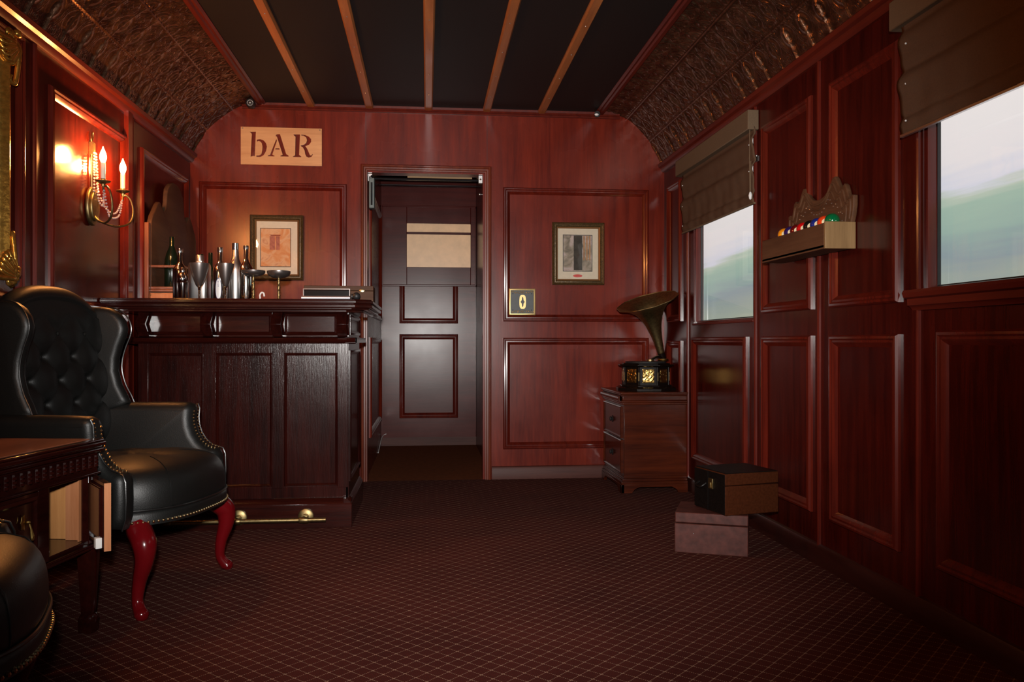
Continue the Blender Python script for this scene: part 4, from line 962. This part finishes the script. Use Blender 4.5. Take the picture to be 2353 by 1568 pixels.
# open door, swung out from its far hinge
od = bpy.data.objects.new('open_door', None)
b = MB(); b.box(0, .182, -.010, .010, .012, .214); b.ring(.012, .172, .022, .204, [(0, 0), (0, .002), (.004, .006), (.012, .006), (.012, 0)], lambda u, v, h: (u, -.010-h, v)); od = b.build('open_door', [TABLEW], t)
od.location = (-.016, .252, .285); od.rotation_euler = (0, 0, math.radians(-57+9.1))
b = MB(); b.box(.182, .1855, -.0095, .0095, .012, .214); b.build('raw_door_edge', RAWB, od)
b = MB(); b.box(.020, .160, -.0185, -.016, .050, .196); b.build('inner_face', TABLEW, od)
b = MB(); b.box(.150, .174, -.030, -.012, .020, .052); b.build('door_catch', WHITEP, od, bevel=.002)
b = MB(); b.box(-.07, -.048, .045, .075, .2955, .309); b.box(-.068, -.052, .075, .086, .297, .304); b.build('catch_receiver', WHITEP, t, bevel=.001)
for x, y in ((-.040, .268), (-.040, -.268), (-.33, .268), (-.33, -.268)):
    b = MB(); b.lathe([(.016, 0), (.024, .004), (.025, .045), (.020, .058), (.0175, .060), (.0195, .10), (.0275, .262), (.030, .275)], 16, Matrix.Translation((x, y, 0)), sq=lambda a, z: (1/((abs(math.cos(a+.0))**6+abs(math.sin(a))**6)**(1/6)))*(1-.06*abs(math.sin(4*a)) if z > .06 else 1))
    b.build('leg', TABLEW, t, ang=50)

# ============================================================ nightstand and gramophone
t = thing('nightstand', 'small wooden chest of drawers in the far right corner', 'nightstand', (1.385, 5.20, 0)); ox, oy = 1.385, 5.20
X0, X1, Y0, Y1 = 1.176-ox, 1.585-ox, 4.915-oy, 5.475-oy
b = MB(); b.box(X0+.018, X1, Y0+.018, Y1, .085, .535); b.build('carcass', STAND, t, bevel=.002)
b = MB()
for o_, z0, z1 in ((.0, .600, .612), (.010, .590, .600), (.014, .560, .590), (.006, .548, .560), (.014, .535, .548)): b.box(X0+o_-.010, X1, Y0+o_-.010, Y1, z0, z1)
b.build('moulded_top', STAND, t, bevel=.004, seg=3)
b = MB(); b.box(X0-.006, X0+.02, Y0+.03, Y1-.02, .556, .588); b.tube([(X0-.004, Y0+.03, .573), (X0-.004, Y1-.02, .573)], .015, 12); b.build('top_drawer_front', STAND, t)
for z0, z1 in ((.330, .525), (.115, .320)):
    b = MB(); b.box(X0+.006, X0+.02, Y0+.035, Y1-.03, z0, z1); b.ring(Y0+.035, Y1-.03, z0, z1, [(0, 0), (0, .004), (.006, .007), (.012, .001), (.012, 0)], lambda u, v, h: (X0+.006-h, u, v)); d_ = b.build('drawer', STAND, t)
    for yy in (.28,):
        b = MB(); b.lathe([(.001, .02), (.012, .018), (.016, .012), (.010, .006), (.006, 0)], 14, Matrix.Translation((X0+.005, (Y0+Y1)/2, (z0+z1)/2)) @ Matrix.Rotation(-PI/2, 4, 'Y')); b.lathe([(.022, 0), (.020, .003), (.001, .004)], 14, Matrix.Translation((X0+.005, (Y0+Y1)/2, (z0+z1)/2)) @ Matrix.Rotation(-PI/2, 4, 'Y'))
        b.build('knob', BLACKM, d_)
b = MB()
for o_, z0, z1 in ((.014, .085, .10), (.004, .07, .085), (-.004, .052, .07)): b.box(X0+o_, X1, Y0+o_, Y1, z0, z1)
b.prism([(Y0-.006, 0), (Y0+.07, 0), (Y0+.085, .02), (Y0+.12, .036), (Y1-.12, .036), (Y1-.085, .02), (Y1-.07, 0), (Y1, 0), (Y1, .053), (Y0-.006, .053)], lambda a, z, h: (h, a, z), 0, X0-.006, X0+.014)
b.prism([(X0-.006, 0), (X0+.06, 0), (X0+.08, .024), (X0+.11, .036), (X1-.1, .036), (X1-.07, .02), (X1-.06, 0), (X1, 0), (X1, .053), (X0-.006, .053)], lambda a, z, h: (a, h, z), 0, Y0-.006, Y0+.014)
b.build('bracket_base', STAND, t, bevel=.002)

gx, gy, gz = 1.388, 5.16, .612
t = thing('gramophone', 'antique gramophone with fluted brass horn on the nightstand', 'gramophone', (gx, gy, gz))
A0 = math.atan2(-gy, -gx)+math.radians(7)
def octa(r, z0, z1, r1=None, m=0, q=None):
    q = q or b; r1 = r1 or r; a = [A0+PI/8+k*PI/4 for k in range(8)]
    q.add([(r*math.cos(x), r*math.sin(x), z0) for x in a]+[(r1*math.cos(x), r1*math.sin(x), z1) for x in a], [tuple(range(8))[::-1], tuple(range(8, 16))]+[(i, (i+1) % 8, 8+(i+1) % 8, 8+i) for i in range(8)], m)
b = MB(); octa(.196, 0, .016); octa(.196, .016, .026, .178); octa(.172, .026, .036, .168); b.build('base_plinth', EBONY, t, bevel=.002)
b = MB(); octa(.150, .034, .150); b.build('octagonal_case', EBONY, t, bevel=.002)
b = MB(); octa(.160, .148, .156, .176); octa(.183, .156, .164); octa(.158, .164, .172); b.build('case_top', EBONY, t, bevel=.002)
b = MB(); b.lathe([(.001, .172), (.128, .172), (.130, .176), (.128, .182), (.001, .183)], 36); b.build('turntable', BLACKM, t)
for k in range(8):
    am_ = A0+k*PI/4; rr = .150*math.cos(PI/8)
    M_ = Matrix.Rotation(am_, 4, 'Z')
    b = MB()
    def emb(u, v):
        y = (u-.5)*.072; z = .050+.086*v
        h = .0015+.0022*max(0, math.sin(6*math.atan2(z-.112, y+.014)))*math.exp(-((math.hypot(y+.014, z-.112)-.014)/.010)**2) + .0022*(.5+.5*math.sin(y*260+3*math.sin(z*120)))*(.5+.5*math.sin(z*210+2*math.sin(y*150)))
        e = min(u, 1-u, v, 1-v); h *= min(1, e/.08)
        return tuple(M_ @ Vector((rr+.001+h, y, z)))
    b.grid(emb, 30, 36); b.build('brass_panel', BRASS, t, ang=80)
    ap = am_+PI/8
    M2 = Matrix.Rotation(ap, 4, 'Z'); b = MB(); b.box(.146, .154, -.0045, .0045, .062, .116, 0, M2); b.build('corner_strip', GILT, t)
    b = MB(); b.tube([tuple(M2 @ Vector((.148, 0, .036))), tuple(M2 @ Vector((.148, 0, .15)))], .007, 8); b.build('corner_post', EBONY, t)
    b = MB(); b.ball(tuple(M2 @ Vector((.178, 0, .012))), .012, 8, sx=.8); b.build('base_boss', BRASSD, t)
th = Vector((1.512-gx, 5.235-gy, .842-gz)); rc = Vector((1.402-gx, 5.165-gy, 1.176-gz)); ax = (rc-th).normalized()
Mh = Matrix.Translation(th) @ ax.to_track_quat('Z', 'Y').to_matrix().to_4x4(); LH = (rc-th).length
b = MB(); prof = []
for k in range(33):
    q = k/32; r_ = .019+.030*q+.085*q**3.2+.062*q**12; prof.append((r_, LH*q*(1 if q < 1 else 1)))
prof.append((.198, LH+.001))
b.lathe(prof, 96, Mh, sq=lambda a, z: 1+.018*(z/LH)**2*math.cos(10*a))
b.f = [f for f in b.f if len(f) == 4]; b.m = [0]*len(b.f)
o = b.build('horn', BRASSD, t, ang=180); md = o.modifiers.new('s', 'SOLIDIFY'); md.thickness = .0025
b = MB(); b.tube([tuple(Mh @ Vector((.1975*math.cos(a)*(1+.018*math.cos(10*a)), .1975*math.sin(a)*(1+.018*math.cos(10*a)), LH+.001))) for a in [2*PI*i/80 for i in range(80)]], .0028, 6, closed=True); b.build('horn_rim', BRASSD, t)
b = MB(); b.tube([th+ax*.02, th-ax*.015, th-ax*.035+Vector((0, 0, -.006))], [.021, .024, .024], 16); b.build('horn_socket', EBONY, t)
b = MB(); b.lathe([(.018, -.008), (.034, -.006), (.036, 0), (.034, .006), (.018, .008)], 28, Matrix.Translation((1.518-gx, 5.215-gy, .803-gz))); b.build('elbow_ring', BRASS, t)
b = MB(); b.tube([(1.518-gx, 5.215-gy, .80-gz), (1.518-gx, 5.235-gy, .77-gz), (1.50-gx, 5.26-gy, .74-gz)], .012, 10); b.tube(catmull([(1.505-gx, 5.2-gy, .81-gz), (1.47-gx, 5.16-gy, .825-gz), (1.43-gx, 5.13-gy, .812-gz), (1.41-gx, 5.12-gy, .797-gz)], 6), .008, 8); b.build('tone_arm', EBONY, t)
b = MB(); b.lathe([(.001, 0), (.022, 0), (.022, .010), (.001, .010)], 18, Matrix.Translation((1.405-gx, 5.115-gy, .797-gz))); b.build('sound_box', BRASSD, t)

# ============================================================ boxes on the floor
t = thing('wooden_case', 'worn reddish wooden case on the carpet, under the dark leather box', 'box', (1.265, 3.58, 0), math.radians(-21.5) if False else math.atan2(3.394-3.511, 1.412-1.128))
b = MB(); b.box(-.152, .158, -.13, .13, 0, .128); b.build('case_body', RUSTBOX, t, bevel=.004)
b = MB(); b.box(-.150, .158, -.128, .13, .131, .176); b.build('case_lid', RUSTBOX, t, bevel=.004)
b = MB(); b.ball((-.07, -.1315, .088), .0025, 6); b.build('case_stud', SATIN, t)
t = thing('leather_case', 'dark leather covered box with brown side lying askew on the worn case', 'box', (1.262, 3.402, .1775), math.radians(13))
# local origin = nearest bottom corner; +x along brown side (to the right), +y along black side (to the back left)
b = MB(); b.box(0, .268, 0, .245, 0, .125); b.build('case_body', [BROWNBOX], t, bevel=.004)
b = MB(); b.box(0, .268, 0, .245, .128, .178); b.build('case_lid', BROWNBOX, t, bevel=.004)
b = MB(); b.box(-.003, .0, .004, .241, .004, .174); b.box(.004, .264, .004, .241, .178, .181); b.build('leather_cover', BLACKBOX, t)['label'] = 'black leather covering'
b = MB(); b.box(-.006, -.003, .13, .142, .004, .174); b.build('strap', BLACKBOX, t)
b = MB(); b.box(-.008, -.003, .09, .122, .100, .145); b.box(-.013, -.008, .098, .112, .105, .128); b.build('latch', BRASSD, t, bevel=.001)
b = MB(); b.tube(catmull([(-.004, .20, .118), (-.022, .195, .105), (-.026, .165, .100), (-.022, .15, .105), (-.004, .145, .118)], 5), .005, 8); b.build('carry_handle', BLACKBOX, t)

# ============================================================ billiard ball shelf on the right wall
t = thing('ball_rack', 'carved wooden wall rack holding billiard balls between the windows', 'rack', (XR-.001, 3.25, 1.275)); rx0, ry0, rz0 = XR-.001, 3.25, 1.275
yn, yf = 2.975-ry0, 3.56-ry0
b = MB(); b.box(-.122, -.110, yn+.008, yf, 0, .094); b.build('front_board', RACK, t, bevel=.002)
b = MB(); b.box(-.122, -.020, yn+.008, yf, -.004, .010); b.build('floor_board', RACK, t)
b = MB(); b.box(-.122, -.001, yn-.004, yn+.008, -.004, .098); b.build('near_end_board', RACKP, t, bevel=.002)
b = MB(); b.box(-.112, -.022, yf-.01, yf, .0, .094); b.build('far_end_board', RACK, t)
hc = [(-.252, 0), (-.262, .08), (-.280, .12), (-.290, .16), (-.290, .195), (-.278, .200), (-.262, .190), (-.250, .198), (-.240, .222), (-.230, .244), (-.216, .252), (-.202, .243), (-.188, .243), (-.172, .256), (-.155, .280), (-.140, .294), (-.124, .292), (-.104, .272), (-.080, .248), (-.050, .232), (-.020, .226), (0, .225)]
oc = hc + [(-a, z) for a, z in hc[::-1]][1:]
ccy = 3.235-ry0
b = MB(); b.plate([(a*.97+ccy, z) for a, z in oc], lambda a, z, h: (-.011+h, a, z), .020, .005, 0, 3); crest = b.build('carved_crest', RACK, t)
sm = catmull([(a_, z_, 0) for a_, z_ in oc], 3)
def inner(k_, x_): return [Vector((x_, p_.x*k_+ccy, .03+(p_.y-.03)*k_)) for p_ in sm if p_.y > .11]
for k_, rr in ((.90, .0050), (.79, .0040)):
    b = MB(); b.tube(inner(k_, -.0215), rr, 8); b.build('carved_ridge', RACK, crest)
b = MB(); pts = inner(.69, -.022); d_ = 0
for i in range(1, len(pts)):
    d_ += (pts[i]-pts[i-1]).length
    if d_ > .019: b.ball(pts[i], .0028, 6); d_ = 0
o = b.build('stud_row', SATIN, crest); o['kind'] = 'stuff'
cols = [('green', (.0, .12, .035), 'solid'), ('orange', (.75, .055, .010), 's'), ('blue', (.008, .022, .20), 's'), ('black', (.004, .006, .006), 's'), ('bright red', (.55, .004, .006), 's'), ('dark red', (.11, .003, .004), 's'), ('violet', (.02, .010, .10), 's'), ('yellow', (.85, .28, .006), 's')]
BR = .0285
for k, (nm, c, kd) in enumerate(cols):
    y = 3.018 + k*(BR*2+.0035)+.0; 
    M_ = plain('ball_'+nm.replace(' ', '_'), c, .08, coat=1); IV = plain('ball_ivory', (.72, .62, .40), .08, coat=1) if k == 1 else (IV if k > 1 else None)
    b = MB(); n = 20
    Rm = Matrix.Rotation(PI/2, 4, 'X') @ Matrix.Rotation(0, 4, 'Y'); prof = [(BR*math.cos(a), BR*math.sin(a)) for a in [(-PI/2+PI*i/n) for i in range(n+1)]]
    prof[0] = (.0001, -BR); prof[-1] = (.0001, BR)
    Rt = Matrix.Rotation(math.radians(-22), 4, 'Z') @ Rm
    o_ = MB(); o_.lathe(prof, 28, Rt)
    if kd == 's':
        for i, f in enumerate(o_.f):
            ring_ = i//28
            if ring_ < 3 or ring_ > n-4: o_.m[i] = 1
    ob = o_.build('billiard_ball', [M_, IV] if kd == 's' else [M_], None, ang=180, loc=(XR-.072, y, 1.275+.010+BR+.069))
    wh = {'green': 'solid green billiard ball, nearest in the wall rack'}.get(nm, nm+' banded billiard ball in the wall rack')
    tag(ob, wh, 'billiard ball', 'billiard balls in the wall rack')
b = MB(); b.box(-.110, -.022, yn+.01, yf-.012, .010, .0785); b.build('inner_ledge', RACK, t)
